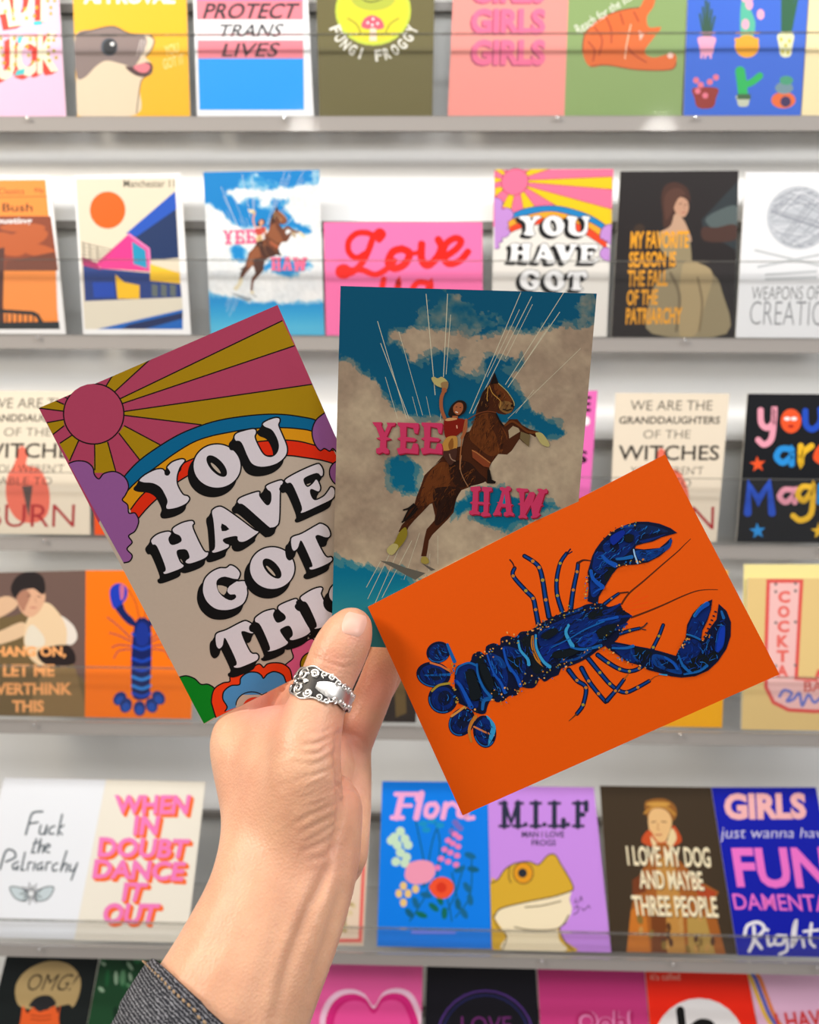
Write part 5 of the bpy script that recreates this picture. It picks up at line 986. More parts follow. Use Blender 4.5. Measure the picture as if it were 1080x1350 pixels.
    body = [(647, 1164), (656, 1160), (666, 1146), (680, 1138), (698, 1136), (710, 1140), (722, 1128), (732, 1127), (740, 1140), (752, 1160), (756, 1172), (750, 1178), (752, 1200), (746, 1216), (738, 1224), (744, 1240), (758, 1256), (651, 1254)]
    c.poly('illustration', spline(body, True, 3), YE); c.line('illustration', body[:-1], 1.6, OL, smooth=True)
    c.sp('illustration', [(652, 1208), (660, 1198), (690, 1190), (730, 1182), (752, 1175), (751, 1186), (754, 1200), (746, 1216), (736, 1224), (738, 1240), (744, 1254), (664, 1253), (668, 1234), (660, 1222)], CR)
    c.line('illustration', [(652, 1208), (660, 1198), (690, 1190), (730, 1182), (752, 1175)], 1.8, OL, smooth=True); c.line('illustration', [(692, 1196), (714, 1194), (740, 1188)], 1.6, OL, smooth=True); c.line('illustration', [(678, 1222), (700, 1226), (736, 1224), (750, 1206)], 1.6, OL, smooth=True)
    c.line('illustration', [(650, 1206), (656, 1222), (668, 1234), (662, 1253)], 1.4, OL, smooth=True); c.ell('illustration', 690, 1151, 13, 14, (236, 160, 30)); c.line('illustration', ellipse(690, 1151, 13, 14), 1.4, OL, closed=True); c.ell('illustration', 689, 1151, 6, 6, (40, 44, 54)); c.line('illustration', [(672, 1142), (671, 1156), (674, 1164)], 1.4, OL, smooth=True)
    for q in ([(760, 1184), (758, 1190), (764, 1188), (766, 1182), (768, 1188)], [(757, 1198), (762, 1194), (762, 1202), (756, 1206)], [(766, 1196), (770, 1200), (776, 1194), (778, 1198)]): c.line('small_lettering', q, 1.2, (70, 46, 90), smooth=True)
    c.done()
    c = WC(5, [(791, 1036), (938, 1038), (973, 1261), (806, 1258)], (66, 52, 36), 'dark brown painted portrait card with white condensed capitals on fifth rack')
    c.sp('picture', [(850, 1060), (858, 1054), (876, 1053), (890, 1062), (892, 1076), (882, 1084), (856, 1080)], (150, 96, 40)); c.sp('picture', [(855, 1076), (862, 1066), (878, 1068), (886, 1082), (882, 1100), (874, 1112), (862, 1108), (856, 1094)], (236, 190, 130))
    c.sp('picture', [(846, 1110), (856, 1094), (868, 1110), (882, 1106), (888, 1088), (899, 1106), (892, 1114), (870, 1118)], (206, 82, 36)); c.sp('picture', [(858, 1102), (868, 1113), (878, 1112), (886, 1092), (892, 1106), (880, 1120), (862, 1116)], (238, 212, 160))
    c.poly('picture', [(866, 1112), (880, 1112), (892, 1130), (920, 1160), (948, 1176), (940, 1190), (958, 1262), (826, 1258), (832, 1200), (840, 1160), (856, 1130)], (168, 96, 36))
    c.line('picture', [(859, 1084), (865, 1083)], 1.4, (110, 70, 44)); c.line('picture', [(872, 1083), (879, 1084)], 1.4, (110, 70, 44)); c.line('picture', [(868, 1085), (867, 1093), (870, 1094)], 1.2, (196, 140, 90), smooth=True); c.line('picture', [(864, 1100), (868, 1101), (873, 1100)], 1.5, (180, 80, 60)); c.line('picture', [(850, 1072), (862, 1064), (878, 1064), (890, 1074)], 3, (196, 140, 60), smooth=True)
    c.ell('picture', 868, 1060, 16, 3, (210, 156, 70))
    for q, cl in (([(866, 1130), (888, 1130), (900, 1200), (904, 1260), (866, 1260)], (196, 140, 66)), ([(832, 1200), (850, 1190), (858, 1258), (826, 1258)], (206, 120, 40)), ([(858, 1196), (878, 1196), (880, 1260), (860, 1259)], (120, 64, 26)), ([(912, 1150), (930, 1170), (946, 1176), (938, 1186), (920, 1180)], (180, 70, 34)), ([(906, 1210), (930, 1208), (944, 1260), (908, 1260)], (186, 150, 76)), ([(834, 1160), (850, 1150), (852, 1176), (834, 1180)], (120, 60, 30))): c.poly('picture', q, cl)
    for k in range(22): c.ell('picture', RNG.uniform(836, 944), RNG.uniform(1200, 1252), 3, 6, random.choice([(90, 54, 30), (200, 150, 80), (140, 110, 50)]), RNG.uniform(-20, 20))
    for s, q in (('I LOVE MY DOG', [(825, 1115), (935, 1117), (938, 1144), (828, 1141)]), ('AND MAYBE', [(841, 1147), (925, 1149), (929, 1174), (844, 1171)]), ('THREE PEOPLE', [(832, 1180), (944, 1182), (948, 1210), (836, 1207)])):
        c.text('lettering', s, [(x + 1, y + 1.5) for x, y in q], (90, 60, 30), 0.03); c.text('lettering', s, q, (252, 238, 200), 0.025)
    c.done()
    c = WC(5, [(938, 1038), (1076, 1038), (1118, 1264), (973, 1261)], (8, 24, 176), 'royal blue card with pink block and white script lettering at right of fifth rack', stack=.001)
    L, P1, P2 = 'lettering', (254, 190, 190), (250, 120, 214)
    c.text(L, 'GIRLS', [(954, 1046), (1062, 1045), (1064, 1080), (956, 1081)], P1, 0.05)
    c.text(L, 'just wanna have', [(948, 1090), (1092, 1092), (1094, 1108), (950, 1110)], (244, 236, 250), -0.012, 4)
    c.text(L, 'FUN', [(964, 1118), (1088, 1117), (1096, 1172), (972, 1170)], P2, 0.03); c.text(L, 'DAMENTAL', [(965, 1178), (1104, 1180), (1108, 1202), (969, 1199)], P2, 0.01)
    WH = (250, 246, 250)
    c.line(L, [(988, 1254), (994, 1240), (994, 1222)], 4.5, WH, smooth=True); c.line(L, [(982, 1232), (986, 1220), (1000, 1216), (1008, 1224), (1000, 1234), (994, 1236), (1004, 1250)], 4.5, WH, smooth=True)
    c.line(L, [(1012, 1234), (1014, 1246), (1020, 1244)], 4, WH, smooth=True); c.ell(L, 1012, 1226, 2.4, 2.4, WH); c.line(L, [(1034, 1234), (1024, 1234), (1022, 1244), (1032, 1244), (1036, 1234), (1038, 1252), (1028, 1258)], 4, WH, smooth=True)
    c.line(L, [(1044, 1248), (1046, 1226), (1050, 1214), (1048, 1236), (1046, 1246), (1052, 1236), (1058, 1238), (1060, 1248)], 4, WH, smooth=True); c.line(L, [(1070, 1218), (1068, 1240), (1074, 1248)], 4, WH, smooth=True); c.line(L, [(1060, 1228), (1080, 1226)], 3.5, WH); c.line(L, [(1094, 1231), (1085, 1233), (1092, 1241), (1084, 1248)], 3.5, WH, smooth=True)
    c.done()
fifth_rack()

# --- lowest rack
def lowest_rack():
    c = WC(6, [(10, 1254), (133, 1250), (92, 1478), (-46, 1478)], (22, 28, 28), 'black card with a tan speech bubble above an orange creature, lowest rack')
    c.sp('illustration', [(20, 1310), (24, 1292), (40, 1276), (66, 1267), (92, 1272), (106, 1290), (104, 1312), (96, 1328), (90, 1324), (60, 1330), (28, 1328)], (192, 164, 112))
    c.text('lettering', 'OMG!', [(36, 1284), (102, 1284), (92, 1306), (34, 1306)], (50, 42, 34), -0.005, 4)
    c.sp('illustration', [(30, 1326), (36, 1336), (44, 1328), (60, 1332), (72, 1326), (76, 1336), (80, 1324), (78, 1350), (92, 1400), (60, 1440), (10, 1420), (26, 1350)], (232, 96, 40)); c.sp('illustration', [(38, 1326), (46, 1316), (58, 1312), (68, 1314), (74, 1324), (62, 1330), (52, 1334), (44, 1328)], (40, 40, 42))
    for y in (1338, 1343): c.line('illustration', [(40, y), (54, y + 2), (68, y)], 1.5, (160, 60, 24), smooth=True)
    c.done()
    c = WC(6, [(134, 1251), (268, 1250), (250, 1478), (92, 1478)], (26, 70, 40), 'dark green leafy plant card left of the denim sleeve, lowest rack')
    for k in range(40):
        x, y = RNG.uniform(125, 250), RNG.uniform(1254, 1350); c.ell('picture', min(max(x, 128 if y > 1300 else 136), 252), y, RNG.uniform(4, 12), RNG.uniform(2, 4), random.choice([(30, 96, 54), (20, 60, 36), (90, 140, 100), (36, 110, 64), (14, 46, 28), (150, 180, 150)]), RNG.uniform(20, 100))
    c.done()
    c = WC(6, [(398, 1262), (558, 1264), (552, 1478), (396, 1478)], (240, 96, 164), 'pink card with big outlined heart shapes, right of forearm on lowest rack')
    for s in (0,):
        h = lambda k: [(493 + (x - 493) * k, 1360 + (y - 1360) * k) for x, y in [(493, 1330), (482, 1316), (466, 1310), (448, 1314), (434, 1330), (430, 1356), (450, 1392), (493, 1440), (536, 1392), (552, 1356), (546, 1330), (536, 1314), (520, 1309), (504, 1314)]]
        c.sp('illustration', h(1.12), (246, 200, 224)); c.sp('illustration', h(1.0), (222, 40, 130)); c.sp('illustration', h(.86), (238, 80, 156)); c.line('illustration', h(.86), 4, (214, 30, 120), True, True)
    c.done()
    c = WC(6, [(563, 1267), (706, 1268), (718, 1478), (556, 1478)], (16, 14, 24), 'black card with a faint violet ring on the lowest rack')
    c.line('illustration', ellipse(640, 1372, 64, 66), 2.5, (84, 50, 130), closed=True); c.line('illustration', ellipse(640, 1372, 58, 60), 1.5, (40, 44, 110), closed=True); c.text('lettering', 'LOVE', (608, 1340, 674, 1362), (110, 40, 110), 0.0); c.done()
    c = WC(6, [(708, 1268), (849, 1269), (866, 1478), (719, 1478)], (206, 58, 128), 'magenta card with pale outlined lettering on lowest rack')
    c.text('lettering', 'Ooh!', (758, 1332, 836, 1362), (240, 150, 200), 0.06); c.text('lettering', 'Ooh!', (758, 1332, 836, 1362), (190, 40, 110), 0.02); c.done()
    c = WC(6, [(850, 1270), (983, 1270), (1022, 1478), (868, 1478)], (252, 40, 14), 'red card with a large white disc on lowest rack')
    c.text('lettering', "it's called", [(857, 1283), (896, 1283), (897, 1292), (858, 1292)], (255, 190, 170), 0.0); c.ell('illustration', 922, 1382, 62, 66, (240, 236, 236))
    c.line('illustration', [(897, 1332), (906, 1410)], 11, K); c.line('illustration', [(912, 1356), (924, 1348), (938, 1352), (944, 1372), (936, 1392), (916, 1398)], 10, K, smooth=True); c.done()
    c = WC(6, [(984, 1272), (1128, 1272), (1176, 1478), (1024, 1478)], (240, 190, 220), 'pale pink card with rainbow ribbon and red serif capitals, lowest rack')
    for k, cl in enumerate(((236, 130, 60), (90, 100, 190), (240, 190, 60))): c.line('illustration', [(988 + 8 - 6 * k, 1284), (1002 - 6 * k, 1290), (1012 - 6 * k, 1316), (1022 - 6 * k, 1340), (1040 - 6 * k, 1366)], 5, cl, smooth=True)
    c.text('lettering', 'I HAVE', [(1021, 1336), (1092, 1330), (1096, 1352), (1026, 1360)], (226, 60, 60), 0.03); c.done()
lowest_rack()
# ------------------------------------------------------------------ the three held cards
def HC(name, nrm, depth, quad, base, label, H=None):
    n = RIGHT * nrm[0] + DOWN * nrm[1] + FWD * nrm[2]
    return Card(name, P(470, 850, depth), n, quad, base, HAND_K, label, 'postcard', 'postcards held in the hand', 0.0005, MAT_SATIN, H, edge=(255, 236, 190))  # held prints come in darker tones that include their shade
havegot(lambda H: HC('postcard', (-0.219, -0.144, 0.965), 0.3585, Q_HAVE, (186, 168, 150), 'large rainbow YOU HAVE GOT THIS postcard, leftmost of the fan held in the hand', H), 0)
yeehaw(lambda H: HC('postcard', (0.057, -0.199, 0.978), 0.3535, Q_YEE, (160, 140, 112), 'large cowgirl on rearing horse postcard, middle one held upright in the hand', H), 0)
lobster_hero(lambda H: HC('postcard', (0.15, 0.0, 0.985), 0.3495, Q_LOB, (212, 80, 0), 'large orange blue-lobster postcard under the thumb, frontmost of the three held', H))
# ------------------------------------------------------------------ the hand that holds the cards
def skin_material():
    m, N, L, B = principled('skin')
    tc = N.new('ShaderNodeTexCoord')
    n1 = N.new('ShaderNodeTexNoise'); n1.inputs['Scale'].default_value = 45; n1.inputs['Detail'].default_value = 5
    n2 = N.new('ShaderNodeTexNoise'); n2.inputs['Scale'].default_value = 700; n2.inputs['Detail'].default_value = 4
    vo = N.new('ShaderNodeTexVoronoi'); vo.inputs['Scale'].default_value = 900
    for n in (n1, n2, vo): L.new(tc.outputs['Object'], n.inputs['Vector'])
    r = N.new('ShaderNodeValToRGB')
    r.color_ramp.elements[0].position, r.color_ramp.elements[0].color = 0.3, (0.55, 0.275, 0.165, 1)
    r.color_ramp.elements[1].position, r.color_ramp.elements[1].color = 0.72, (0.69, 0.395, 0.245, 1)
    L.new(n1.outputs['Fac'], r.inputs[0])
    at = N.new('ShaderNodeAttribute'); at.attribute_name = 'Flush'
    mx = N.new('ShaderNodeMix'); mx.data_type = 'RGBA'; mx.inputs[7].default_value = (0.78, 0.30, 0.23, 1)
    L.new(at.outputs['Fac'], mx.inputs[0]); L.new(r.outputs[0], mx.inputs[6]); L.new(mx.outputs[2], B.inputs['Base Color'])
    B.inputs['Roughness'].default_value = 0.42; B.inputs['Specular IOR Level'].default_value = 0.4
    B.inputs['Subsurface Weight'].default_value = 0.22
    B.inputs['Subsurface Radius'].default_value = (0.006, 0.0025, 0.0012); B.inputs['Subsurface Scale'].default_value = 1.0
    ad = N.new('ShaderNodeMath'); ad.operation = 'ADD'
    L.new(n2.outputs['Fac'], ad.inputs[0]); L.new(vo.outputs['Distance'], ad.inputs[1])
    b = N.new('ShaderNodeBump'); b.inputs['Strength'].default_value = 0.22; b.inputs['Distance'].default_value = 0.0006
    L.new(ad.outputs[0], b.inputs['Height']); L.new(b.outputs['Normal'], B.inputs['Normal'])
    return m

MAT_SKIN = skin_material()

_sv, _sf = [], []
def _unit_sphere(nu=16, nv=10):
    v, f = [Vector((0, 0, 1))], []
    for j in range(1, nv):
        for i in range(nu):
            a, b = 2 * math.pi * i / nu, math.pi * j / nv
            v.append(Vector((math.sin(b) * math.cos(a), math.sin(b) * math.sin(a), math.cos(b))))
    v.append(Vector((0, 0, -1)))
    for i in range(nu): f.append((0, 1 + i, 1 + (i + 1) % nu)); f.append((len(v) - 1, len(v) - 1 - nu + (i + 1) % nu, len(v) - 1 - nu + i))
    for j in range(nv - 2):
        for i in range(nu):
            a, b = 1 + j * nu + i, 1 + j * nu + (i + 1) % nu; f.append((a, a + nu, b + nu, b))
    return v, f
US = _unit_sphere()

def blob(vs, fs, c, ax):
    o = len(vs); M = Matrix((ax[0], ax[1], ax[2])).transposed()
    vs.extend(c + M @ p for p in US[0]); fs.extend(tuple(o + i for i in f) for f in US[1])

def limb(vs, fs, pts, flat=None):
    """pts: (px, py, depth mm, radius mm[, depth-radius mm]) -> chain of overlapping rounded sections"""
    for a, b in zip(pts[:-1], pts[1:]):
        A, Bp = P(a[0], a[1], a[2] / 1000), P(b[0], b[1], b[2] / 1000)
        n = max(2, int((Bp - A).length / 0.0016))
        d = (Bp - A).normalized()
        e2 = (FWD - d * FWD.dot(d)).normalized(); e1 = d.cross(e2)
        for i in range(n + 1):
            t = i / n; t = t if len(pts) == 2 else t
            r = (a[3] * (1 - t) + b[3] * t) / 1000
            rd = ((a[4] if len(a) > 4 else a[3]) * (1 - t) + (b[4] if len(b) > 4 else b[3]) * t) / 1000
            blob(vs, fs, A.lerp(Bp, t), (e1 * r, e2 * rd, d * min(r, rd)))

def smooth_path(pts, n=3):
    out = []
    k = len(pts); W5 = [tuple(p) + (p[3],) if len(p) == 4 else tuple(p) for p in pts]
    for i in range(k - 1):
        p0, p1, p2, p3 = W5[max(0, i - 1)], W5[i], W5[i + 1], W5[min(k - 1, i + 2)]
        for s in range(n):
            t = s / n
            out.append(tuple(0.5 * (2 * p1[q] + (p2[q] - p0[q]) * t + (2 * p0[q] - 5 * p1[q] + 4 * p2[q] - p3[q]) * t * t + (3 * p1[q] - p0[q] - 3 * p2[q] + p3[q]) * t ** 3) for q in range(5)))
    out.append(W5[-1]); return out

ARM = [(150, 1640, 268, 37, 34), (238, 1460, 282, 34, 29), (292, 1350, 292, 31, 24), (326, 1280, 300, 29.2, 22), (358, 1205, 309, 28.2, 20), (380, 1130, 320, 28.8, 19.5), (385, 1070, 330, 29.5, 20)]
def build_body():
    vs, fs = [], []
    L = lambda p: limb(vs, fs, smooth_path(p))
    L(ARM)
    # palm: the four metacarpals fan away from the lens behind the thumb
    L([(372, 1120, 330, 21), (345, 1050, 338, 18), (318, 992, 349, 13.5), (315, 972, 353, 12.3)])
    L([(385, 1110, 345, 19), (360, 1040, 358, 17), (340, 975, 372, 12.5)])
    L([(405, 1110, 352, 17), (392, 1040, 370, 16), (375, 975, 388, 12)])
    L([(440, 1130, 346, 14), (450, 1080, 362, 12.8), (440, 1020, 385, 13), (415, 985, 402, 11.5)])
    L([(455, 1125, 338, 10), (459, 1080, 352, 10.2), (459, 1030, 368, 11), (458, 995, 378, 11.5)])
    L([(385, 1060, 345, 20), (410, 1020, 362, 20), (425, 985, 380, 14)])
    # web of muscle between thumb and forefinger
    L([(372, 1075, 326, 20), (368, 1030, 330, 17.5), (362, 995, 336, 14.5), (350, 972, 342, 12)])
    L([(402, 985, 327, 13.5), (372, 968, 336, 12.5), (330, 972, 349, 11.5)])
    L([(340, 1110, 330, 14), (332, 1040, 337, 14.5), (322, 995, 345, 13)])
    L([(392, 965, 352, 12), (396, 932, 376, 11), (420, 910, 382, 10)])
    # thumb with its ball
    L([(395, 1125, 318, 17), (398, 1060, 317, 16.5), (400, 1000, 318, 15.2), (410, 955, 324, 13.2), (424, 914, 331, 11.6), (436, 885, 335, 11.6), (446, 862, 337, 11.9), (456, 842, 338.5, 11.2), (463, 829, 339.5, 9.2)])
    # index finger, bent away behind the rainbow card
    L([(315, 972, 353, 12.3), (335, 938, 370, 10.2), (356, 905, 389, 9.2), (400, 870, 391, 8.6), (440, 846, 388, 8), (472, 838, 385, 7)])
    # middle finger, straight up behind the cards on the right
    L([(455, 992, 378, 11.5), (474, 955, 380, 10), (492, 915, 382, 9.3), (508, 870, 384, 8.8), (520, 830, 384, 8.2), (530, 792, 382, 7)])
    # ring and little finger behind it
    L([(430, 985, 395, 11), (468, 950, 399, 9.2), (500, 905, 402, 8.6), (528, 850, 402, 8), (545, 800, 400, 6.8)])
    L([(415, 985, 408, 10.5), (455, 955, 414, 8.4), (490, 915, 418, 7.6), (518, 870, 418, 6.8), (532, 838, 417, 6)])
    me = bpy.data.meshes.new('person'); me.from_pydata([tuple(v) for v in vs], [], fs); me.update()
    o = bpy.data.objects.new('person', me); COL.objects.link(o)
    r = o.modifiers.new('r', 'REMESH'); r.mode = 'VOXEL'; r.voxel_size = 0.0010; r.adaptivity = 0
    s = o.modifiers.new('s', 'SMOOTH'); s.factor = 0.5; s.iterations = 14
    bpy.context.view_layer.update()
    ev = o.evaluated_get(bpy.context.evaluated_depsgraph_get())
    nm = bpy.data.meshes.new_from_object(ev)
    o.modifiers.clear(); o.data = nm; bpy.data.meshes.remove(me); nm.name = 'person'
    # creases and folds, pressed into the side of the skin that the photo shows
    nv = len(nm.vertices)
    co = np.zeros(nv * 3); nm.vertices.foreach_get('co', co); co = co.reshape(-1, 3)
    no = np.zeros(nv * 3); nm.vertex_normals.foreach_get('vector', no); no = no.reshape(-1, 3)
    rel = co - np.array(CAM); zc = rel @ np.array(FWD)
    px = CX + F * (rel @ np.array(RIGHT)) / zc; py = CY + F * (rel @ np.array(DOWN)) / zc
    facing = np.clip(-(no * rel).sum(1) / np.linalg.norm(rel, axis=1), 0, 1)
    front = (facing > 0.12) & (zc < 0.372)
    disp = np.zeros(nv)
    # even out the muscle between thumb and forefinger
    ed = np.zeros(len(nm.edges) * 2, int); nm.edges.foreach_get('vertices', ed); ed = ed.reshape(-1, 2)
    cnt = np.maximum(1, np.bincount(ed.ravel(), minlength=nv))[:, None]
    wgt = np.where(zc < 0.365, np.maximum(np.exp(-((px - 350) / 46) ** 2 - ((py - 1045) / 80) ** 2), np.maximum(np.exp(-((px - 395) / 40) ** 2 - ((py - 1100) / 60) ** 2), np.exp(-((px - 282) / 26) ** 2 - ((py - 1115) / 60) ** 2))), 0)[:, None]
    wgt = np.clip(wgt * 1.6, 0, 1)
    for _ in range(110):
        acc = np.zeros_like(co)
        for q in (0, 1, 2):
            acc[:, q] = np.bincount(ed[:, 0], co[ed[:, 1], q], nv) + np.bincount(ed[:, 1], co[ed[:, 0], q], nv)
        co += wgt * 0.6 * (acc / cnt - co)
    def crease(pts, width, depth, ridge=0.0):
        pts = np.array(spline(pts, False, 6)); best = np.full(nv, 1e9); tt = np.zeros(nv)
        for i, (a, b) in enumerate(zip(pts[:-1], pts[1:])):
            d = b - a; L2 = max(1e-9, d @ d)
            t = np.clip(((px - a[0]) * d[0] + (py - a[1]) * d[1]) / L2, 0, 1)
            q = np.hypot(px - a[0] - t * d[0], py - a[1] - t * d[1])
            tt = np.where(q < best, (i + t) / (len(pts) - 1), tt); best = np.minimum(best, q)
        amp = np.sin(np.clip(tt, 0.04, 0.96) * math.pi) ** 0.5
        return np.where(front, amp * (-depth * np.exp(-(best / width) ** 2) + ridge * np.exp(-((best - 2.1 * width) / (1.3 * width)) ** 2)), 0)
    mm = 0.001
    for q, w, d, rg in (([(400, 982), (420, 980), (440, 970)], 3.4, .75, .25), ([(394, 992), (418, 993), (440, 978)], 3.0, .8, .3), ([(404, 966), (424, 966), (441, 958)], 2.6, .4, .15), ([(386, 1006), (415, 1006), (442, 992)], 2.6, .45, .15), ([(390, 1024), (420, 1020), (444, 1008)], 2.4, .35, .1), ([(404, 1041), (425, 1037), (446, 1029)], 2.2, .2, .05),
                        ([(396, 1066), (424, 1049), (446, 1046)], 2.2, .2, .05), ([(390, 1084), (420, 1070), (446, 1058)], 2.6, .45, .2), ([(398, 1098), (424, 1084), (447, 1070)], 3.0, .8, .3), ([(404, 1112), (430, 1096), (447, 1082)], 3.0, .8, .3), ([(396, 1124), (424, 1112), (446, 1096)], 3.2, .7, .3), ([(412, 1134), (432, 1128), (444, 1112)], 3.2, .7, .2),
                        ([(414, 866), (432, 873), (452, 880), (466, 876)], 2.2, .45, .18), ([(424, 864), (444, 868), (464, 866)], 1.8, .25, .1), ([(420, 878), (440, 884), (460, 886)], 1.8, .25, .1), ([(432, 860), (450, 862)], 1.6, .2, .08),
                        ([(444, 968), (470, 970), (490, 988)], 3.2, .8, .3), ([(446, 1036), (468, 1040), (486, 1056)], 4.0, 1.0, .3), ([(447, 965), (444, 1000), (449, 1050), (447, 1088), (436, 1120)], 4.5, 2.6, 0.5),
                        ([(426, 1150), (402, 1210), (380, 1270), (362, 1340)], 7, 1.5, .9), ([(452, 1170), (430, 1240), (410, 1310)], 7, 1.3, .6), ([(440, 1110), (430, 1150), (416, 1190)], 5, 1.2, .4), ([(462, 1090), (470, 1120), (466, 1150)], 4, .5, .1)):
        disp += crease(q, w, d * mm * (0.95 if q[0][1] < 890 else 0.42 if w < 3.3 else 0.62), rg * mm * .6)
    # fine criss-cross skin folds over the ball of the thumb and the wrist
    fold = (fbm(px / 26 + 3, (py + px * .45) / 5.5, 91, 3) - .45) * np.exp(-((px - 420) / 46) ** 2 - ((py - 1040) / 70) ** 2)
    disp += np.where(front, fold * 1.1 * mm, 0)
    disp = np.clip(disp, -2.2 * mm, 1.2 * mm)
    co += no * disp[:, None]
    nm.vertices.foreach_set('co', co.ravel()); nm.update()
    # blood-flushed skin: finger pads, knuckle fold and thumb tip
    fl = np.zeros(nv)
    for x, y, r, a in ((346, 924, 34, .95), (470, 836, 22, .4), (446, 872, 24, .3), (470, 975, 40, .6), (500, 905, 40, .65), (466, 1040, 40, .35), (430, 1130, 40, .25), (310, 1040, 50, .12)):
        fl = np.maximum(fl, a * np.exp(-((px - x) ** 2 + (py - y) ** 2) / r ** 2))
    fa = nm.attributes.new('Flush', 'FLOAT', 'POINT'); fa.data.foreach_set('value', fl.astype(np.float32))
    nm.materials.clear(); nm.materials.append(MAT_SKIN)
    nm.polygons.foreach_set('use_smooth', [True] * len(nm.polygons))
    return o
person = build_body()
props(person, 'left hand with silver thumb ring and dark denim cuff holding up three fanned postcards', 'person')
_bvh = BVHTree.FromPolygons([v.co for v in person.data.vertices], [tuple(p.vertices) for p in person.data.polygons])

def on_skin(px, py, lift):
    r = ray(px, py).normalized(); h = _bvh.ray_cast(CAM, r)
    if h[0] is None: return None
    return h[0] - r * lift

# thumbnail
def thumbnail():
    vs, fs = [], []; nu, nv = 14, 14
    c0, ux, uy = np.array((467.0, 823.0)), np.array((15.5, 4.2)), np.array((4.6, -14.5))
    for j in range(nv + 1):
        for i in range(nu + 1):
            u, v = 2 * i / nu - 1, 2 * j / nv - 1
            k = math.sqrt(max(0, 1 - (abs(v) ** 3.2) * .55)) if v > 0 else math.sqrt(max(0, 1 - (abs(v) ** 2.4) * .6))
            p = c0 + ux * u * k + uy * v
            q = on_skin(p[0], p[1], 0.0006 * (1 - 0.9 * max(abs(u), abs(v)) ** 4)) or _bvh.find_nearest(P(p[0], p[1], 0.3375))[0]
            vs.append(q)
    nrm = [-ray(470, 822).normalized()]
    fs = [(j * (nu + 1) + i, j * (nu + 1) + i + 1, (j + 1) * (nu + 1) + i + 1, (j + 1) * (nu + 1) + i) for j in range(nv) for i in range(nu)]
    o = mesh_obj('thumbnail', vs, fs, mat_simple('nail', (0.70, 0.40, 0.31), 0.34, 0, 120, 0.05, 0, 0.35), person, True)
    o['label'] = 'glossy pink thumbnail'
    s = o.modifiers.new('s', 'SMOOTH'); s.iterations = 4; s.factor = .4
thumbnail()

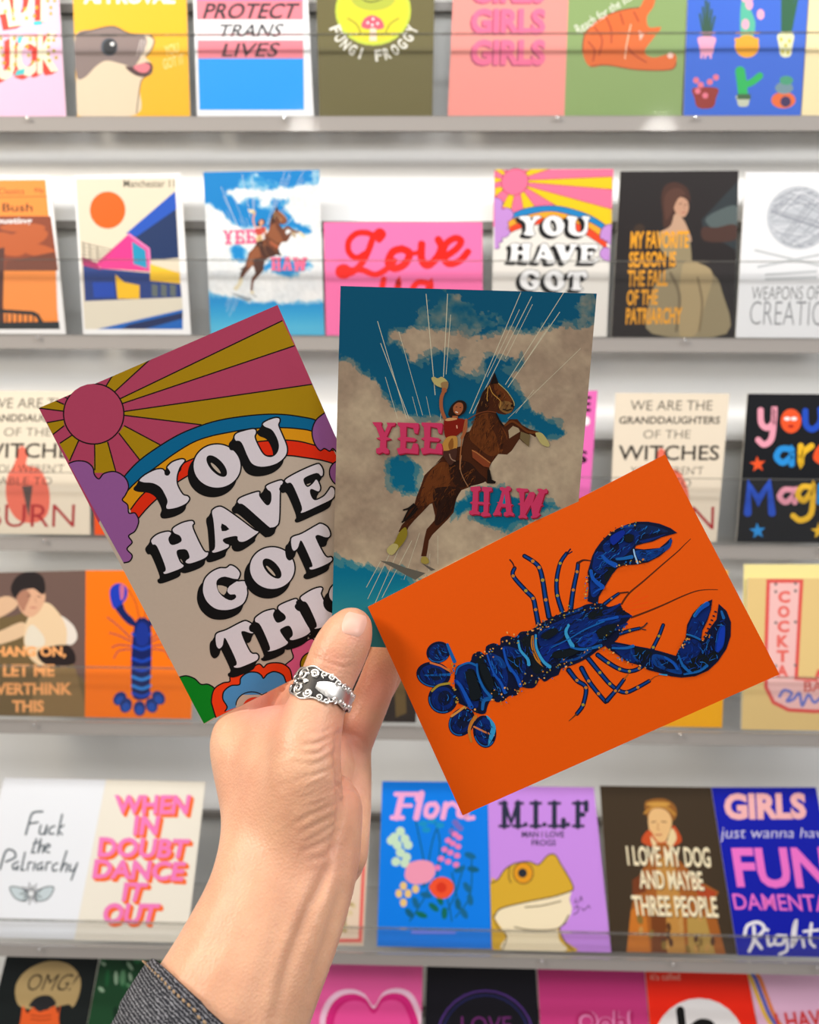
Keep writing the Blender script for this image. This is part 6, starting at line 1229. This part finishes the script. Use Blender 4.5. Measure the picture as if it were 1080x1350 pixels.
# ornate silver spoon ring round the thumb
def ring():
    A, Bp = P(414, 944, 326.2 / 1000), P(436, 885, 334.5 / 1000)
    ax = (Bp - A).normalized(); C0 = A.lerp(Bp, 0.50)
    e_f = (-FWD + ax * FWD.dot(ax)).normalized(); e_r = e_f.cross(ax).normalized()
    if e_r.dot(RIGHT) < 0: e_r = -e_r
    R0 = 0.0124
    silver = mat_simple('polished_silver', (0.80, 0.77, 0.73), 0.33, 1.0, 300, 0.05)
    dark = mat_simple('dark_silver', (0.035, 0.032, 0.03), 0.45, 0.6, 300, 0.2)  # dark band: oxidised silver plus the shade of the scroll recesses in its colour
    def S(th, z, r=0.0):                               # th in degrees, 0 faces the viewer, + to the right
        a = math.radians(th); return C0 + ax * (z / 1000) + (e_f * math.cos(a) + e_r * math.sin(a)) * (R0 + r / 1000)
    def top(th):                                       # scalloped rim
        t = (th + 38) / 46.0
        w = 3.4 + 3.3 * math.exp(-t * t) + 0.9 * math.exp(-((th - 20) / 50) ** 2)
        return w + 0.35 * math.sin(math.radians(th * 9))
    def bot(th): return -(top(th) + 0.3 * math.sin(math.radians(th * 7 + 40))) + 0.2
    vs, fs = [], []; n = 96; prof = [(0.0, 0.0), (0.6, 0.0), (0.75, 0.12), (0.75, 0.88), (0.6, 1.0), (0.0, 1.0)]
    for i in range(n):
        th = 360 * i / n - 180; zt, zb = top(th), bot(th)
        for r, v in prof: vs.append(S(th, zb + (zt - zb) * v, r - 0.5))
    m = len(prof)
    for i in range(n):
        for j in range(m):
            a, b = i * m + j, i * m + (j + 1) % m; c, d = ((i + 1) % n) * m + (j + 1) % m, ((i + 1) % n) * m + j
            fs.append((a, b, c, d))
    r_ = mesh_obj('ring', vs, fs, dark, person); r_['label'] = 'ornate silver ring with scrolled edges on the thumb'
    # smooth plate
    vs, fs = [], []; nu, nv = 26, 8
    for i in range(nu + 1):
        th = -14 + 150 * i / nu; k = min(1.0, math.sqrt(max(0.1, (i + .8) / 5)))
        for j in range(nv + 1):
            v = 2 * j / nv - 1; vs.append(S(th, v * 3.1 * k - .15, 0.55 - 0.25 * v ** 4))
    fs = [(i * (nv + 1) + j, i * (nv + 1) + j + 1, (i + 1) * (nv + 1) + j + 1, (i + 1) * (nv + 1) + j) for i in range(nu) for j in range(nv)]
    mesh_obj('plate', vs, fs, silver, r_, True)
    # scrollwork
    vs, fs = [], []
    def tube(pts, rad, taper=True):
        k, s = len(pts), 7; o = len(vs)
        for i, p in enumerate(pts):
            d = (pts[min(k - 1, i + 1)] - pts[max(0, i - 1)]).normalized(); a = d.cross(p - C0).normalized(); b = d.cross(a)
            w = rad * (0.45 + 0.55 * math.sin(math.pi * (0.12 + 0.88 * (i + .5) / k)) if taper else 1)
            for j in range(s): g = 2 * math.pi * j / s; vs.append(p + (a * math.cos(g) + b * math.sin(g)) * w)
        for i in range(k - 1):
            for j in range(s): fs.append((o + i * s + j, o + i * s + (j + 1) % s, o + (i + 1) * s + (j + 1) % s, o + (i + 1) * s + j))
        fs.append(tuple(o + j for j in range(s))); fs.append(tuple(o + (k - 1) * s + j for j in range(s)))
    def spiral(th, z, r0, turns, start, rad, hand=1):
        pts = []
        for i in range(26):
            t = i / 25; a = math.radians(start) + hand * turns * 2 * math.pi * t; r = r0 * (1 - .86 * t)
            pts.append(S(th + math.degrees(r * math.cos(a) / (R0 * 1000)), z + r * math.sin(a), 0.35 + .35 * t))
        tube(pts, rad * 1.45 / 1000)
    def rim(f, off, a0, a1): tube([S(a0 + (a1 - a0) * i / 60, f(a0 + (a1 - a0) * i / 60) + off, 0.3) for i in range(61)], 0.00042, False)
    rim(top, -.35, -165, 165); rim(bot, .35, -165, 165)
    spiral(-48, 2.9, 2.7, 1.7, 20, .42); spiral(-48, -2.9, 2.7, 1.7, -20, .42, -1); spiral(-24, 3.9, 1.9, 1.5, 180, .42, -1); spiral(-24, -4.1, 1.9, 1.5, 180, .42); spiral(-66, 0, 1.2, 1.2, 90, .4)
    spiral(-82, 2.4, 1.6, 1.4, 0, .42); spiral(-82, -2.4, 1.6, 1.4, 0, .42, -1); spiral(-37, 0.1, 1.0, 1.2, 0, .38)
    for k in range(9):
        th = -6 + k * 14.5; s = 1 if k % 2 else -1
        spiral(th, top(th) - 1.2, 1.35, 1.25, 90 * s, .34, s); spiral(th + 4, bot(th) + 1.2, 1.35, 1.25, 90 * s, .34, -s)
    mesh_obj('scrollwork', vs, fs, silver, r_, True)
    vs, fs = [], []
    for th, z, r in ((-38, 3.6, .8), (-20, 3.2, .9), (-58, 0.9, .5), (-58, -.9, .5), (-44, 1.0, .45), (-44, -1.0, .45), (-20, -3.4, .8)): blob(vs, fs, S(th, z, .35), (e_r * r / 1000, e_f * r / 1400, ax * r / 1000))
    mesh_obj('bead', vs, fs, silver, r_, True)
ring()

# denim cuff
def sleeve():
    m, N, L, B = principled('dark_denim')
    tc = N.new('ShaderNodeTexCoord'); wv = N.new('ShaderNodeTexWave'); wv.wave_type = 'BANDS'; wv.bands_direction = 'DIAGONAL'
    wv.inputs['Scale'].default_value = 330; wv.inputs['Distortion'].default_value = 5; wv.inputs['Detail'].default_value = 3; wv.inputs['Detail Scale'].default_value = 3
    nz = N.new('ShaderNodeTexNoise'); nz.inputs['Scale'].default_value = 650; nz.inputs['Detail'].default_value = 3
    L.new(tc.outputs['Object'], wv.inputs['Vector']); L.new(tc.outputs['Object'], nz.inputs['Vector'])
    mu = N.new('ShaderNodeMath'); mu.operation = 'MULTIPLY'; L.new(wv.outputs['Fac'], mu.inputs[0]); L.new(nz.outputs['Fac'], mu.inputs[1])
    r = N.new('ShaderNodeValToRGB'); r.color_ramp.elements[0].position, r.color_ramp.elements[0].color = 0.18, (0.020, 0.021, 0.026, 1)
    r.color_ramp.elements[1].position, r.color_ramp.elements[1].color = 0.62, (0.25, 0.25, 0.27, 1)
    L.new(mu.outputs[0], r.inputs[0]); L.new(r.outputs[0], B.inputs['Base Color']); B.inputs['Roughness'].default_value = 0.9; B.inputs['Specular IOR Level'].default_value = 0.15
    b = N.new('ShaderNodeBump'); b.inputs['Strength'].default_value = 0.6; b.inputs['Distance'].default_value = 0.0012; L.new(mu.outputs[0], b.inputs['Height']); L.new(b.outputs['Normal'], B.inputs['Normal'])
    # the cuff follows the arm; its mouth is cut so that the far-left side reaches highest
    ctr = smooth_path([(90, 1800, 252, 44, 40), (165, 1620, 266, 42, 38), (238, 1470, 281, 38, 33), (288, 1360, 291, 35, 28), (322, 1285, 300, 32.8, 25.5), (350, 1215, 308, 31, 24)], 8)
    Pc = [P(c[0], c[1], c[2] / 1000) for c in ctr]
    cum = [0.0]
    for a, b_ in zip(Pc[:-1], Pc[1:]): cum.append(cum[-1] + (b_ - a).length)
    def frame(s):
        s = max(0, min(cum[-1] - 1e-6, s)); i = max(k for k in range(len(cum) - 1) if cum[k] <= s); t = (s - cum[i]) / (cum[i + 1] - cum[i])
        c = [ctr[i][q] * (1 - t) + ctr[i + 1][q] * t for q in range(5)]; d = (Pc[min(len(Pc) - 1, i + 2)] - Pc[max(0, i - 1)]).normalized()
        e2 = (FWD - d * FWD.dot(d)).normalized(); e1 = d.cross(e2)
        if e1.dot(RIGHT) < 0: e1 = -e1
        return Pc[i].lerp(Pc[i + 1], t), e1, e2, c[3] / 1000, c[4] / 1000
    nu, nl = 72, 40; vs, fs = [], []
    S_TOP = cum[-1]
    def mouth(a):                                     # a = 0 right, 90 towards the lens, 180 left
        return S_TOP * (MOUTH0 + MOUTH1 * math.cos(math.radians(a)) + MOUTH2 * math.sin(math.radians(a)))
    for layer in (0, 1):
        for j in range(nl + 1):
            for i in range(nu):
                a = 360.0 * i / nu; s = mouth(a) * j / nl
                p, e1, e2, rx, ry = frame(s); ar = math.radians(a)
                g = 0.0007 * math.sin(3 * ar + s * 90) + 0.0006 * math.sin(5 * ar - s * 160)
                fold = 0.0012 if (layer == 0 and nl - 6 <= j <= nl - 1) else 0.0
                k = -0.0016 if layer else g + fold
                vs.append(p + e1 * (math.cos(ar) * (rx + k)) - e2 * (math.sin(ar) * (ry + k)))
    T = (nl + 1) * nu
    for j in range(nl):
        for i in range(nu):
            a, b2 = j * nu + i, j * nu + (i + 1) % nu
            fs.append((a, b2, b2 + nu, a + nu)); fs.append((T + a + nu, T + b2 + nu, T + b2, T + a))
    for i in range(nu):
        a, b2 = nl * nu + i, nl * nu + (i + 1) % nu; fs.append((a, b2, T + b2, T + a))
    o = mesh_obj('sleeve', vs, fs, m, person, True); o['label'] = 'dark grey-black denim cuff'
    # stitched hem thread
    vs, fs = [], []
    th = mat_simple('brown_thread', (0.30, 0.20, 0.11), 0.8, 0, 500, 0.2)
    for st in range(90):
        a = 4.0 * st; pts = []
        for q in (0, 1):
            aa = a + 2.6 * q; s = mouth(aa) - 0.0022; p, e1, e2, rx, ry = frame(s); ar = math.radians(aa)
            pts.append(p + e1 * (math.cos(ar) * (rx + .0020)) - e2 * (math.sin(ar) * (ry + .0020)))
        blob(vs, fs, (pts[0] + pts[1]) / 2, ((pts[1] - pts[0]) * .5, (pts[1] - pts[0]).cross(FWD).normalized() * .0005, FWD * .0005))
    mesh_obj('hem_stitching', vs, fs, th, o, True)
MOUTH0, MOUTH1, MOUTH2 = 0.745, -0.055, 0.012
sleeve()
